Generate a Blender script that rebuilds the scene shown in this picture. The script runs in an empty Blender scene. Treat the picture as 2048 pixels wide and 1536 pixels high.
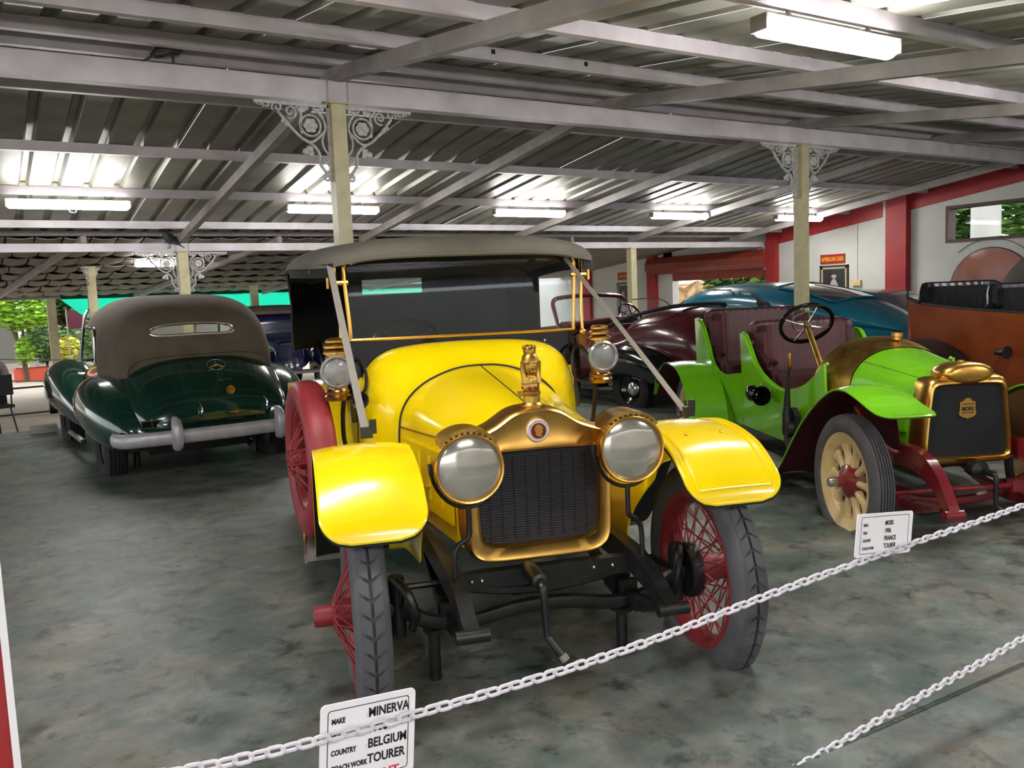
import bpy, bmesh, math, random
from mathutils import Vector, Matrix
from math import sin, cos, pi, radians
random.seed(7)
SC = bpy.context.scene
COL = SC.collection
# ---------------------------------------------------------------- camera
CAMZ = 1.62
R3 = [[0.8472660662950363, -0.08851122450488492, 0.5237422801737328],
      [-0.52967998497877, -0.0670168583145182, 0.8455458912528294],
      [-0.03974074002613645, -0.993818144248885, -0.10366373398579365]]
cd = bpy.data.cameras.new('camera'); cam = bpy.data.objects.new('camera', cd); COL.objects.link(cam)
cd.sensor_width = 36.0; cd.sensor_fit = 'HORIZONTAL'; cd.lens = 1716.0 / 2048 * 36
cd.clip_start = 0.02; cd.clip_end = 300
cam.matrix_world = Matrix(((R3[0][0], -R3[0][1], -R3[0][2], 0), (R3[1][0], -R3[1][1], -R3[1][2], 0),
                           (R3[2][0], -R3[2][1], -R3[2][2], CAMZ), (0, 0, 0, 1)))
SC.camera = cam
# ---------------------------------------------------------------- world, exposure
w = bpy.data.worlds.new('overcast_sky'); SC.world = w; w.use_nodes = True
bg = w.node_tree.nodes['Background']; bg.inputs[0].default_value = (0.93, 0.97, 1.0, 1); bg.inputs[1].default_value = SKY = 2.0
SC.view_settings.view_transform = 'Standard'; SC.view_settings.look = 'None'
SC.view_settings.gamma = 1.0; SC.view_settings.use_curve_mapping = False
SC.view_settings.exposure = 0.6
TUBE = 62.0
# ---------------------------------------------------------------- materials
MT = {}
def hexc(h):
    h = h.lstrip('#'); c = [int(h[i:i+2], 16) / 255 for i in (0, 2, 4)]
    return tuple(x / 12.92 if x <= .04045 else ((x + .055) / 1.055) ** 2.4 for x in c) + (1,)
def mat(name, col, rough=.5, metal=0., spec=.5, coat=0., noise=None, bump=None, alpha=None, trans=None, emit=None):
    """noise=(scale, colour2, low, high); bump=(scale, strength)"""
    m = bpy.data.materials.new(name); m.use_nodes = True; nt = m.node_tree; b = nt.nodes['Principled BSDF']
    c = hexc(col) if isinstance(col, str) else tuple(col) + (1,) * (4 - len(col))
    b.inputs['Base Color'].default_value = c; b.inputs['Roughness'].default_value = rough
    b.inputs['Metallic'].default_value = metal; b.inputs['Specular IOR Level'].default_value = spec
    b.inputs['Coat Weight'].default_value = coat; b.inputs['Coat Roughness'].default_value = .06
    m.diffuse_color = c
    tc = nt.nodes.new('ShaderNodeTexCoord')
    if noise:
        n = nt.nodes.new('ShaderNodeTexNoise'); n.inputs['Scale'].default_value = noise[0]; n.inputs['Detail'].default_value = 5
        r = nt.nodes.new('ShaderNodeValToRGB'); r.color_ramp.elements[0].position = noise[2]; r.color_ramp.elements[1].position = noise[3]
        r.color_ramp.elements[0].color = c; r.color_ramp.elements[1].color = hexc(noise[1])
        nt.links.new(tc.outputs['Object'], n.inputs['Vector']); nt.links.new(n.outputs['Fac'], r.inputs['Fac']); nt.links.new(r.outputs['Color'], b.inputs['Base Color'])
    if bump:
        n = nt.nodes.new('ShaderNodeTexNoise'); n.inputs['Scale'].default_value = bump[0]; n.inputs['Detail'].default_value = 4
        bp = nt.nodes.new('ShaderNodeBump'); bp.inputs['Strength'].default_value = bump[1]; bp.inputs['Distance'].default_value = .01
        nt.links.new(tc.outputs['Object'], n.inputs['Vector']); nt.links.new(n.outputs['Fac'], bp.inputs['Height']); nt.links.new(bp.outputs['Normal'], b.inputs['Normal'])
    if emit:
        b.inputs['Emission Color'].default_value = hexc(emit[0]) if isinstance(emit[0], str) else emit[0]; b.inputs['Emission Strength'].default_value = emit[1]
    if trans is not None:      # thin clear sheet: part transparent, part glossy
        nt.nodes.remove(b); out = nt.nodes['Material Output']
        t = nt.nodes.new('ShaderNodeBsdfTransparent'); t.inputs[0].default_value = c
        g = nt.nodes.new('ShaderNodeBsdfGlossy'); g.inputs['Roughness'].default_value = rough; g.inputs[0].default_value = (.9, .92, .95, 1)
        mx = nt.nodes.new('ShaderNodeMixShader'); mx.inputs[0].default_value = trans
        nt.links.new(t.outputs[0], mx.inputs[1]); nt.links.new(g.outputs[0], mx.inputs[2]); nt.links.new(mx.outputs[0], out.inputs[0])
    MT[name] = m
    return m
mat('yellow', '#f6d704', .22, coat=.7, noise=(2.5, '#eecb02', .35, .75))
mat('brass', '#e2b260', .3, 1., noise=(9, '#cf9a48', .35, .8), bump=(30, .03))
mat('brass_dull', '#c09a50', .38, 1., noise=(12, '#8a6226', .35, .75), bump=(25, .06))
mat('bronze', '#8f6240', .28, 1., noise=(14, '#c99a4a', .4, .7))
mat('black_iron', '#121213', .42, noise=(18, '#2a2927', .5, .8), bump=(40, .1))
mat('black_gloss', '#08080a', .12, coat=.6)
mat('black_fabric', '#101012', .85, bump=(60, .15))
mat('leather_black', '#15151a', .33, bump=(30, .12))
mat('leather_maroon', '#4a1f24', .5, bump=(40, .12), noise=(6, '#3a171c', .4, .7))
mat('canopy', '#5c594e', .85, noise=(3, '#4b483f', .35, .7), bump=(90, .2))
mat('brown_canvas', '#5d5244', .9, noise=(5, '#4f463a', .4, .7), bump=(120, .2))
mat('red_paint', '#8e2a30', .5, noise=(8, '#7d2128', .4, .7))
mat('red_gloss', '#7a1f26', .25, coat=.4, noise=(5, '#661820', .4, .7))
mat('tyre', '#565459', .8, noise=(10, '#454448', .35, .75), bump=(30, .15))
mat('tyre_dark', '#1d1c1d', .85, bump=(30, .15))
mat('cream', '#d9c190', .45, noise=(9, '#c4a870', .4, .75))
mat('green_paint', '#74be1c', .2, coat=.7, noise=(2.5, '#68b013', .35, .75))
mat('maroon_paint', '#4b1519', .2, coat=.6)
mat('maroon_flat', '#47161a', .5)
mat('dark_green', '#0f3a2e', .14, .25, coat=1., noise=(3, '#0a2a22', .35, .7))
mat('teal', '#1d6a80', .22, coat=.6, noise=(2, '#1a6076', .4, .7))
mat('orange_paint', '#96461c', .35, coat=.3, noise=(3, '#7d3614', .35, .7))
mat('navy', '#14163a', .15, coat=.8)
mat('grey_paint', '#5b6266', .25, coat=.4)
mat('chrome', '#d8d8da', .12, 1.)
mat('silver', '#b4b0b6', .4, .25, noise=(10, '#9d99a0', .4, .7))
mat('glass_clean', (.98, .99, .99), .02, trans=.003)
mat('window_tint', '#2c3638', .06, coat=1.)
mat('window_lit_view', '#8a948e', .06, coat=1.)  # opaque; bright view through the glass is painted as pale colour
mat('aluminium', '#b9b3a9', .3, 1.)
mat('lens', '#c4c0b6', .12, .65, coat=1., noise=(7, '#a8a49a', .35, .7))
mat('lens_side', '#7d7f82', .3, coat=.4, noise=(20, '#66686b', .35, .7))
mat('glass', (.95, .97, .98), .02, trans=.035)
mat('glass_dark', (.4, .43, .45), .03, trans=.1)
mat('celluloid', (.97, .97, .97), .1, trans=.12)
mat('core', '#0d0d12', .8, noise=(25, '#15151b', .45, .8))
mat('strap', '#837c74', .75, bump=(80, .15))
mat('white_enamel', '#d7d0cc', .3)
mat('red_enamel', '#7a1412', .25)
mat('gold', '#d9aa55', .3, 1.)
mat('chain_white', '#d9d4dc', .4)
mat('sign_white', '#eeeaee', .45)
mat('print_black', '#141216', .6)
mat('print_red', '#d62834', .6)
mat('print_yellow', '#e3a02c', .6)
mat('sign_red', '#a82618', .5, noise=(14, '#8e2014', .4, .7))
mat('purlin', '#c6bec4', .5, noise=(4, '#aaa2a6', .35, .75), bump=(15, .1))
mat('rafter', '#9a9390', .55, noise=(5, '#837c79', .35, .75), bump=(15, .1))
mat('sheet', '#8f8d82', .5, .35, noise=(2.5, '#76746b', .35, .75))
mat('post_cream', '#b9b08c', .45, noise=(12, '#aaa17c', .35, .7))
mat('iron_white', '#b9b6b4', .45, noise=(30, '#8f8c8a', .4, .75))
mat('wall_white', '#c9c8c2', .8, noise=(1.2, '#b8b7b1', .35, .75), bump=(20, .08))
mat('wall_red', '#a3282a', .6, noise=(3, '#8f2024', .35, .7))
mat('shutter', '#8e3a2c', .5, noise=(4, '#7a2e22', .4, .7))
mat('wood_brown', '#4a2a20', .5, noise=(9, '#3a2018', .35, .7))
mat('tile', '#8b8278', .8, noise=(6, '#6f665d', .35, .75), bump=(20, .2))
mat('net', '#12c49c', .7)
nt = MT['net'].node_tree; tl = nt.nodes.new('ShaderNodeBsdfTranslucent'); tl.inputs[0].default_value = hexc('#25e0b4'); ad = nt.nodes.new('ShaderNodeMixShader'); ad.inputs[0].default_value = .65
nt.links.new(nt.nodes['Principled BSDF'].outputs[0], ad.inputs[1]); nt.links.new(tl.outputs[0], ad.inputs[2]); nt.links.new(ad.outputs[0], nt.nodes['Material Output'].inputs[0])
mat('net_dark', '#0a4a3c', .8)
mat('leaf_bright', '#9cc43c', .6, noise=(8, '#7fae2a', .3, .7))
mat('leaf', '#4f7a34', .6, noise=(8, '#6f9448', .3, .7))
mat('leaf_dark', '#3d6228', .6, noise=(8, '#557c3a', .3, .7))
mat('leaf_yellow', '#c6c04a', .6)
mat('bark', '#5a4a3a', .9, bump=(20, .4))
mat('planter', '#c8543a', .7)
mat('yard', '#b3a698', .9, noise=(1.5, '#a09384', .35, .7), bump=(15, .1))
mat('stone_tan', '#b79a6c', .9, noise=(3, '#8a6a44', .4, .65), bump=(8, .3))
mat('pigeon_grey', '#3b3b42', .7); mat('pigeon_dark', '#1c2022', .5)
mat('shirt', '#6f6a62', .85, bump=(30, .2)); mat('trousers', '#24242a', .9); mat('skin', '#7a5440', .6); mat('hair', '#151210', .7)
mat('photo_dark', '#2b2a2a', .5, noise=(4, '#3d3b3a', .4, .7)); mat('photo_pale', '#a8a39c', .6); mat('photo_mid', '#6b6763', .6)
mat('tube_light', '#ffffff', .5, emit=((1., .985, .95, 1), TUBE))
mat('concrete_block', '#8a8880', .9, bump=(20, .3))
mat('grey_board', '#75706a', .8)
mat('plum', '#5a1a2c', .6)
mat('amber_red', '#6a1612', .2, coat=.5)
# floor: mottled grey-green sealed concrete
def floor_mat():
    m = bpy.data.materials.new('floor_concrete'); m.use_nodes = True; nt = m.node_tree; b = nt.nodes['Principled BSDF']
    tc = nt.nodes.new('ShaderNodeTexCoord')
    def noise(sc, det, rough, dist=0.):
        n = nt.nodes.new('ShaderNodeTexNoise'); n.inputs['Scale'].default_value = sc; n.inputs['Detail'].default_value = det
        n.inputs['Roughness'].default_value = rough; n.inputs['Distortion'].default_value = dist
        nt.links.new(tc.outputs['Object'], n.inputs['Vector']); return n
    def ramp(n, stops):
        r = nt.nodes.new('ShaderNodeValToRGB'); e = r.color_ramp.elements
        e[0].position, e[0].color = stops[0][0], hexc(stops[0][1]); e[1].position, e[1].color = stops[-1][0], hexc(stops[-1][1])
        for p, c in stops[1:-1]:
            x = e.new(p); x.color = hexc(c)
        nt.links.new(n.outputs['Fac'], r.inputs['Fac']); return r
    a = ramp(noise(4.2, 10, .68, .3), [(.33, '#434440'), (.45, '#666761'), (.54, '#7f807a'), (.66, '#a3a29b')])
    g = ramp(noise(1.9, 10, .7, .4), [(.40, '#4b655e'), (.50, '#6f7873'), (.60, '#867f71')])
    d = ramp(noise(6.5, 9, .7, .3), [(.34, '#3a3b35'), (.47, '#ffffff')])
    mx = nt.nodes.new('ShaderNodeMixRGB'); mx.inputs[0].default_value = .5
    nt.links.new(a.outputs[0], mx.inputs[1]); nt.links.new(g.outputs[0], mx.inputs[2])
    m2 = nt.nodes.new('ShaderNodeMixRGB'); m2.blend_type = 'MULTIPLY'; m2.inputs[0].default_value = .75
    nt.links.new(mx.outputs[0], m2.inputs[1]); nt.links.new(d.outputs[0], m2.inputs[2]); hs = nt.nodes.new('ShaderNodeHueSaturation'); hs.inputs['Value'].default_value = .68; hs.inputs['Saturation'].default_value = 1.1
    nt.links.new(m2.outputs[0], hs.inputs['Color']); nt.links.new(hs.outputs[0], b.inputs['Base Color'])
    rr = nt.nodes.new('ShaderNodeMapRange'); rr.inputs['To Min'].default_value = .36; rr.inputs['To Max'].default_value = .62
    nt.links.new(noise(2.0, 6, .6).outputs['Fac'], rr.inputs['Value']); nt.links.new(rr.outputs[0], b.inputs['Roughness'])
    bp = nt.nodes.new('ShaderNodeBump'); bp.inputs['Strength'].default_value = .12; bp.inputs['Distance'].default_value = .01
    nt.links.new(noise(7, 5, .6).outputs['Fac'], bp.inputs['Height']); nt.links.new(bp.outputs[0], b.inputs['Normal'])
    MT['floor'] = m
floor_mat()
def wave_mat(name, c1, c2, scale, strength, axis='Z', rough=.6):
    m = mat(name, c1, rough); nt = m.node_tree; b = nt.nodes['Principled BSDF']; tc = nt.nodes.new('ShaderNodeTexCoord')
    wv = nt.nodes.new('ShaderNodeTexWave'); wv.bands_direction = axis; wv.inputs['Scale'].default_value = scale; wv.inputs['Distortion'].default_value = 2.5
    wv.inputs['Detail'].default_value = 3
    bp = nt.nodes.new('ShaderNodeBump'); bp.inputs['Strength'].default_value = strength; bp.inputs['Distance'].default_value = .006
    r = nt.nodes.new('ShaderNodeValToRGB'); r.color_ramp.elements[0].color = hexc(c1); r.color_ramp.elements[1].color = hexc(c2); r.color_ramp.elements[0].position = .4
    nt.links.new(tc.outputs['Object'], wv.inputs['Vector']); nt.links.new(wv.outputs['Fac'], bp.inputs['Height']); nt.links.new(bp.outputs[0], b.inputs['Normal'])
    nt.links.new(wv.outputs['Fac'], r.inputs['Fac']); nt.links.new(r.outputs[0], b.inputs['Base Color'])
wave_mat('core_fins', '#17161b', '#3a383d', 32, .6)
# ---------------------------------------------------------------- mesh building
def catmull(pts, n):
    """smooth a polyline of tuples into n points"""
    P = [Vector(p) if len(p) > 1 else p for p in pts]; m = len(P); out = []
    for i in range(n):
        t = i / (n - 1) * (m - 1); k = min(int(t), m - 2); q = t - k
        p1, p2 = P[k], P[k+1]; p0 = P[k-1] if k > 0 else p1 * 2 - p2; p3 = P[k+2] if k + 2 < m else p2 * 2 - p1
        out.append(((p1 * 2) + (p2 - p0) * q + (p0 * 2 - p1 * 5 + p2 * 4 - p3) * q * q + (p1 * 3 - p0 - p2 * 3 + p3) * q ** 3) * .5)
    return out
def V(*a): return Vector(a)
class MB:
    def __init__(s, T=None): s.v = []; s.f = []; s.T = T
    def add(s, vs, fs):
        o = len(s.v); s.v += [Vector(p) for p in vs]; s.f += [[i + o for i in f] for f in fs]; return s
    def box(s, c, d, rz=0., rx=0., ry=0.):
        M = Matrix.Rotation(rz, 3, 'Z') @ Matrix.Rotation(ry, 3, 'Y') @ Matrix.Rotation(rx, 3, 'X'); c = Vector(c)
        vs = [c + M @ Vector((x * d[0] / 2, y * d[1] / 2, z * d[2] / 2)) for x in (-1, 1) for y in (-1, 1) for z in (-1, 1)]
        return s.add(vs, [(0, 1, 3, 2), (4, 6, 7, 5), (0, 4, 5, 1), (2, 3, 7, 6), (0, 2, 6, 4), (1, 5, 7, 3)])
    def bar(s, a, b, w, h, up=(0, 0, 1)):
        a, b = Vector(a), Vector(b); d = (b - a).normalized(); x = d.cross(Vector(up)); x = x.normalized() if x.length > 1e-6 else Vector((1, 0, 0)); y = x.cross(d)
        vs = [p + x * i * w / 2 + y * j * h / 2 for p in (a, b) for i, j in ((-1, -1), (1, -1), (1, 1), (-1, 1))]
        return s.add(vs, [(0, 3, 2, 1), (4, 5, 6, 7), (0, 1, 5, 4), (1, 2, 6, 5), (2, 3, 7, 6), (3, 0, 4, 7)])
    def loft(s, rings, closed=True, cap=True, loop=False):
        n = len(rings[0]); vs = [p for r in rings for p in r]; fs = []; m = len(rings)
        for i in range(m if loop else m - 1):
            a, b = i * n, ((i + 1) % m) * n
            for j in range(n if closed else n - 1):
                k = (j + 1) % n; fs.append((a + j, a + k, b + k, b + j))
        if cap and closed and not loop: fs.append(tuple(range(n - 1, -1, -1))); fs.append(tuple(range((m - 1) * n, m * n)))
        return s.add(vs, fs)
    def tube(s, pts, r, n=8, closed=False, cap=True, flat=1., up=None):
        P = [Vector(p) for p in pts]; m = len(P); rings = []; prev = None
        for i in range(m):
            a = P[(i - 1) % m] if (closed or i) else P[i]; b = P[(i + 1) % m] if (closed or i < m - 1) else P[i]
            d = (b - a); d = d.normalized() if d.length > 1e-9 else Vector((0, 0, 1))
            if prev is None:
                u = Vector(up) if up else (Vector((0, 0, 1)) if abs(d.z) < .9 else Vector((1, 0, 0)))
                x = (u - d * u.dot(d)).normalized()
            else: x = (prev - d * prev.dot(d)); x = x.normalized() if x.length > 1e-6 else prev
            prev = x; y = d.cross(x); rr = r[i] if isinstance(r, (list, tuple)) else r
            rings.append([P[i] + x * cos(2 * pi * j / n) * rr + y * sin(2 * pi * j / n) * rr * flat for j in range(n)])
        return s.loft(rings, True, cap, closed)
    def lathe(s, prof, c=(0, 0, 0), axis='Z', n=24, cap=True, a0=0., a1=2 * pi):
        """prof: (radius, height along axis)"""
        c = Vector(c); rings = []; full = abs(a1 - a0 - 2 * pi) < 1e-6
        for r, h in prof:
            ring = []
            for j in range(n if full else n + 1):
                a = a0 + (a1 - a0) * j / n; x, y = r * cos(a), r * sin(a)
                ring.append(c + (Vector((x, y, h)) if axis == 'Z' else Vector((h, x, y)) if axis == 'X' else Vector((x, h, y))))
            rings.append(ring)
        return s.loft(rings, full, cap and full)
    def ring(s, c, R, r, axis='Z', n=32, m=8, flat=1.):
        c = Vector(c); rings = []
        for i in range(n):
            a = 2 * pi * i / n; ring = []
            for j in range(m):
                b = 2 * pi * j / m; q = R + r * cos(b); h = r * sin(b) * flat; x, y = q * cos(a), q * sin(a)
                ring.append(c + (Vector((x, y, h)) if axis == 'Z' else Vector((h, x, y)) if axis == 'X' else Vector((x, h, y))))
            rings.append(ring)
        return s.loft(rings, True, False, True)
    def sheet(s, grid, t=None):
        """grid of points (rows of equal length), thickness t along the normal when given"""
        R, C = len(grid), len(grid[0]); G = [[Vector(p) for p in r] for r in grid]
        if not t: return s.add([p for r in G for p in r], [(i * C + j, i * C + j + 1, (i + 1) * C + j + 1, (i + 1) * C + j) for i in range(R - 1) for j in range(C - 1)])
        N = []
        for i in range(R):
            row = []
            for j in range(C):
                a = G[min(i + 1, R - 1)][j] - G[max(i - 1, 0)][j]; b = G[i][min(j + 1, C - 1)] - G[i][max(j - 1, 0)]
                q = a.cross(b); row.append(q.normalized() if q.length > 1e-12 else Vector((0, 0, 1)))
            N.append(row)
        top = [p for r in G for p in r]; bot = [G[i][j] - N[i][j] * t for i in range(R) for j in range(C)]; o = R * C; fs = []
        for i in range(R - 1):
            for j in range(C - 1):
                q = (i * C + j, i * C + j + 1, (i + 1) * C + j + 1, (i + 1) * C + j); fs += [q, tuple(o + k for k in reversed(q))]
        for j in range(C - 1):
            fs += [(j + 1, j, o + j, o + j + 1), ((R - 1) * C + j, (R - 1) * C + j + 1, o + (R - 1) * C + j + 1, o + (R - 1) * C + j)]
        for i in range(R - 1):
            fs += [(i * C, (i + 1) * C, o + (i + 1) * C, o + i * C), ((i + 1) * C + C - 1, i * C + C - 1, o + i * C + C - 1, o + (i + 1) * C + C - 1)]
        return s.add(top + bot, fs)
    def prism(s, poly, f, t0, t1):
        """polygon of 2-tuples; f(a, b, t) gives the 3D point"""
        return s.loft([[f(a, b, t0) for a, b in poly], [f(a, b, t1) for a, b in poly]])
    def ball(s, c, r, n=12, m=8, sc=(1, 1, 1)):
        c = Vector(c)
        rings = [[c + Vector((r * sc[0] * sin(pi * i / m) * cos(2 * pi * j / n), r * sc[1] * sin(pi * i / m) * sin(2 * pi * j / n), r * sc[2] * cos(pi * i / m))) for j in range(n)] for i in range(1, m)]
        return s.loft(rings)
    def mesh(s, name):
        me = bpy.data.meshes.new(name); T = s.T
        me.from_pydata([tuple(T(*p)) if T else tuple(p) for p in s.v], [], s.f)
        bm = bmesh.new(); bm.from_mesh(me); bmesh.ops.remove_doubles(bm, verts=bm.verts, dist=1e-5); bmesh.ops.recalc_face_normals(bm, faces=bm.faces); bm.to_mesh(me); bm.free()
        return me
def put(name, me, m, parent=None, loc=None, rot=None, smooth=40):
    if isinstance(me, MB): me = me.mesh(name)
    if m is not None and not me.materials: me.materials.append(MT[m])
    if smooth:
        me.polygons.foreach_set('use_smooth', [True] * len(me.polygons))
        me.set_sharp_from_angle(angle=radians(smooth))
    o = bpy.data.objects.new(name, me); COL.objects.link(o)
    if parent is not None: o.parent = parent
    if loc is not None: o.location = loc
    if rot is not None: o.rotation_euler = rot
    return o
def tag(o, label=None, cat=None, group=None, kind=None):
    for k, v in (('label', label), ('category', cat), ('group', group), ('kind', kind)):
        if v: o[k] = v
    return o
def thing(name, label, cat, loc=(0, 0, 0), rz=0., group=None):
    o = bpy.data.objects.new(name, None); COL.objects.link(o); o.empty_display_size = .1
    o.location = loc; o.rotation_euler = (0, 0, rz); return tag(o, label, cat, group)
def struct(name, mb, m, parent=None, **k):
    o = put(name, mb, m, parent, **k)
    if parent is None: o['kind'] = 'structure'
    return o
def dup(o, parent=None, loc=None, rot=None, label=None):
    c = o.copy(); COL.objects.link(c)
    if parent is not None: c.parent = parent
    if loc is not None: c.location = loc
    if rot is not None: c.rotation_euler = rot
    if label: c['label'] = label
    for ch in o.children: dup(ch, c)
    return c
def text_mb(txt, size, f, bold=0., align='LEFT', sx=1., thick=.0015):
    """letters as a mesh; f(a, b, t) maps text plane to space"""
    cu = bpy.data.curves.new('t', 'FONT'); cu.body = txt; cu.size = size; cu.align_x = align; cu.offset = bold; cu.resolution_u = 3
    o = bpy.data.objects.new('t', cu); COL.objects.link(o)
    dg = bpy.context.evaluated_depsgraph_get(); me = o.evaluated_get(dg).to_mesh()
    mb = MB(); mb.add([f(v.co.x * sx, v.co.y, thick) for v in me.vertices], [tuple(p.vertices) for p in me.polygons])
    o.evaluated_get(dg).to_mesh_clear(); bpy.data.objects.remove(o); bpy.data.curves.remove(cu)
    return mb
def SL(s, u, z): return (s, -u, z)       # car frame: s to the viewer's right, u towards the viewer, z up
def mirror(half):                        # half outline (s>=0) from bottom to top centre -> full outline left bottom .. right bottom
    return [(-a, b) for a, b in half] + [(a, b) for a, b in reversed(half)][(1 if abs(half[-1][0]) < 1e-6 else 0):]
# ================================================================ the setting
RIDGE_Y, SLOPE = 6.4, .13
def roofz(y, base=3.47): return base - SLOPE * abs(y - RIDGE_Y)
XW = 14.0
RAFTER_X = [2.48 + 2.65 * k for k in range(-4, 5)]
fl = MB(); fl.sheet([[(x, y, 0) for x in (-9, 0, 7, XW + .2)] for y in (-4, 3, 8, 12.62)], .12); struct('floor', fl, 'floor', smooth=0)
yd = MB(); yd.sheet([[(x, y, -.03) for x in (-40, 0, 60)] for y in (12.62, 30, 70)]); yd.sheet([[(x, y, -.03) for x in (-40, -9)] for y in (-30, 12.62)]); yd.sheet([[(x, y, -.03) for x in (-9, 60)] for y in (-30, -4)])
yd.sheet([[(x, y, -.03) for x in (XW + .2, 60)] for y in (-4, 12.62)])
struct('ground_yard', yd, 'yard', smooth=0)
wb = MB(); wb.box((6.6, -3.55, 1.08), (15.2, .16, 2.16)); struct('wall_sky_block', wb, 'wall_white', smooth=0)  # added unseen behind the viewer; keeps bright sky out of the windscreen reflection
# roof of trapezoid-ribbed sheets
ridge = MB(); ridge.sheet([[(x, RIDGE_Y - .22, roofz(6.2) + .05), (x, RIDGE_Y, roofz(6.4) + .09), (x, RIDGE_Y + .22, roofz(6.6) + .05)] for x in (-9, 2, XW)], .01)
ceiling = struct('ceiling', ridge, 'sheet', smooth=0)
def sheet_mesh(y0, y1):
    prof = []
    for k in range(3):
        x = k * .3; prof += [(x, 0), (x + .2, 0), (x + .225, .045), (x + .275, .045), (x + .3, 0)]
    ys = [y0 + (y1 - y0) * i / 4 for i in range(5)]
    return MB().sheet([[(x, y, roofz(y) + z) for x, z in prof] for y in ys]).mesh('roof_sheet')
mfar, mnear = sheet_mesh(6.42, 12.75), sheet_mesh(6.38, -3.2)
for me in (mfar, mnear): me.materials.append(MT['sheet'])
for k in range(26):
    for me in (mfar, mnear):
        put('roof_sheet', me, None, ceiling, loc=(-9 + k * .9, 0, random.uniform(0, .004)), smooth=0)
for x in RAFTER_X:
    for y1 in (12.5, -3.1):
        b = MB(); b.bar((x, RIDGE_Y, roofz(RIDGE_Y, 3.33)), (x, y1, roofz(y1, 3.33)), .075, .1)
        put('rafter', b, 'rafter', ceiling, smooth=0)
for y in (-2.9, -1.7, -.5, .7, 1.8, 2.92, 4.13, 5.27, 6.22, 6.58, 7.35, 8.87, 10.42, 12.0):
    b = MB(); z = roofz(y, 3.427); b.bar((-9, y, z), (XW - .02, y, z), .06, .09); put('purlin', b, 'purlin', ceiling, smooth=0)
for y, z, h in ((RIDGE_Y, 3.2, .16), (12.45, 2.44, .105)):
    b = MB(); b.box((2.5, y, z), (22.9, .11, h)); put('beam', b, 'purlin', ceiling, smooth=0)
    for x in (-.35, .05, 2.4, 2.56):
        b = MB(); b.box((x, y - .0565, z), (.012, .006, h * .96)); put('beam_joint', b, 'rafter', ceiling, smooth=0)
gb = MB(); gb.tube([(-9, 12.62, 2.64), (XW, 12.62, 2.64)], .035, 8); put('gutter_pipe', gb, 'iron_white', ceiling)
for x in (3.2, 4.0):
    b = MB(); b.box((x, 5.238, roofz(5.27, 3.44)), (.03, .004, .03)); put('bolt_hole', b, 'black_fabric', ceiling, smooth=0)
# ornate cast bracket, flat in the XZ plane: a away from the post, d downwards, units of the .56 m size
def bracket_mesh():
    mb = MB(); S = .56 / 850.
    def P(a, d): return (a * S, 0, -d * S)
    def curve(pts, r, n=14): mb.tube(catmull([P(*p) for p in pts], n), r * S, 6, flat=1.3)
    def spiral(c, r0, r1, a0, turns, r, n=22):
        pts = []
        for i in range(n):
            t = i / (n - 1); q = r0 + (r1 - r0) * t; an = a0 + turns * 2 * pi * t; pts.append(P(c[0] + q * cos(an), c[1] + q * sin(an)))
        mb.tube(pts, r * S, 6, flat=1.3)
    mb.bar(P(0, 8), P(860, 8), .018, .02); mb.bar(P(8, 0), P(8, 860), .018, .02, up=(1, 0, 0))
    mb.ring(P(225, 235), 118 * S, 14 * S, 'Y', 28, 6, 1.3)
    curve([(600, 100), (555, 150), (510, 210), (440, 285), (330, 385), (220, 420), (100, 330), (50, 250), (90, 120), (190, 40)], 17, 26)
    curve([(300, 400), (190, 470), (135, 560), (140, 640), (100, 720), (40, 790), (30, 850)], 17, 20)
    curve([(60, 290), (95, 400), (70, 500), (20, 560)], 14)
    curve([(330, 330), (350, 210), (330, 110), (390, 30)], 14)
    spiral((455, 95), 80, 14, 1.2, 1.4, 13); spiral((600, 55), 66, 12, .6, -1.2, 12); spiral((720, 40), 44, 10, .6, -1.1, 11); spiral((800, 32), 30, 8, .4, -1., 9)
    spiral((55, 620), 60, 10, 1.8, 1.6, 12); spiral((55, 815), 52, 10, 3.4, 1.5, 12)
    for k in range(6):      # rosette petals
        a = 2 * pi * k / 6; c = (225 + 48 * cos(a), 235 + 48 * sin(a))
        mb.ball(P(*c), 40 * S, 8, 5, (1.0, .45, 1.0))
    mb.ball(P(225, 235), 24 * S, 8, 5, (1, .8, 1))
    for c, r in (((250, 500), 42), ((300, 530), 38), ((235, 545), 36), ((310, 60), 40), ((270, 40), 34), ((500, 230), 28), ((540, 200), 24), ((130, 60), 30), ((80, 45), 26)):
        mb.ball(P(*c), r * S, 7, 5, (1, .4, 1))
    return mb.mesh('bracket')
BR = bracket_mesh(); BR.materials.append(MT['iron_white'])
BL = BR.copy(); BL.transform(Matrix.Scale(-1, 4, (1, 0, 0))); BL.flip_normals()
def post(x, y, zt, w, label, brackets=True, bs=1., group='cream posts carrying the roof beams', rz=0):
    t = thing('support_post', label, 'post', (x, y, 0), 0, group)
    s = MB(); s.box((0, 0, zt / 2), (w, w, zt)); put('shaft', s, 'post_cream', t, smooth=0)
    c = MB(); c.box((0, 0, zt - .006), (w + .05, w + .05, .012)); put('cap_plate', c, 'post_cream', t, smooth=0)
    fb = MB(); fb.box((0, 0, .006), (w + .08, w + .08, .012)); put('base_plate', fb, 'post_cream', t, smooth=0)
    if brackets:
        for me, sg in ((BR, 1), (BL, -1)):
            o = put('bracket', me, None, t, loc=(sg * (w / 2 + .002) * cos(rz), sg * (w / 2 + .002) * sin(rz), zt - .02), rot=(0, 0, rz)); o.scale = (bs, 1, bs)
    return t
post(2.48, 6.4, 3.12, .115, 'cream square post with iron brackets rising behind the yellow car')
post(7.78, 6.4, 3.12, .115, 'cream square post with iron brackets rising behind the lime green car')
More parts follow.
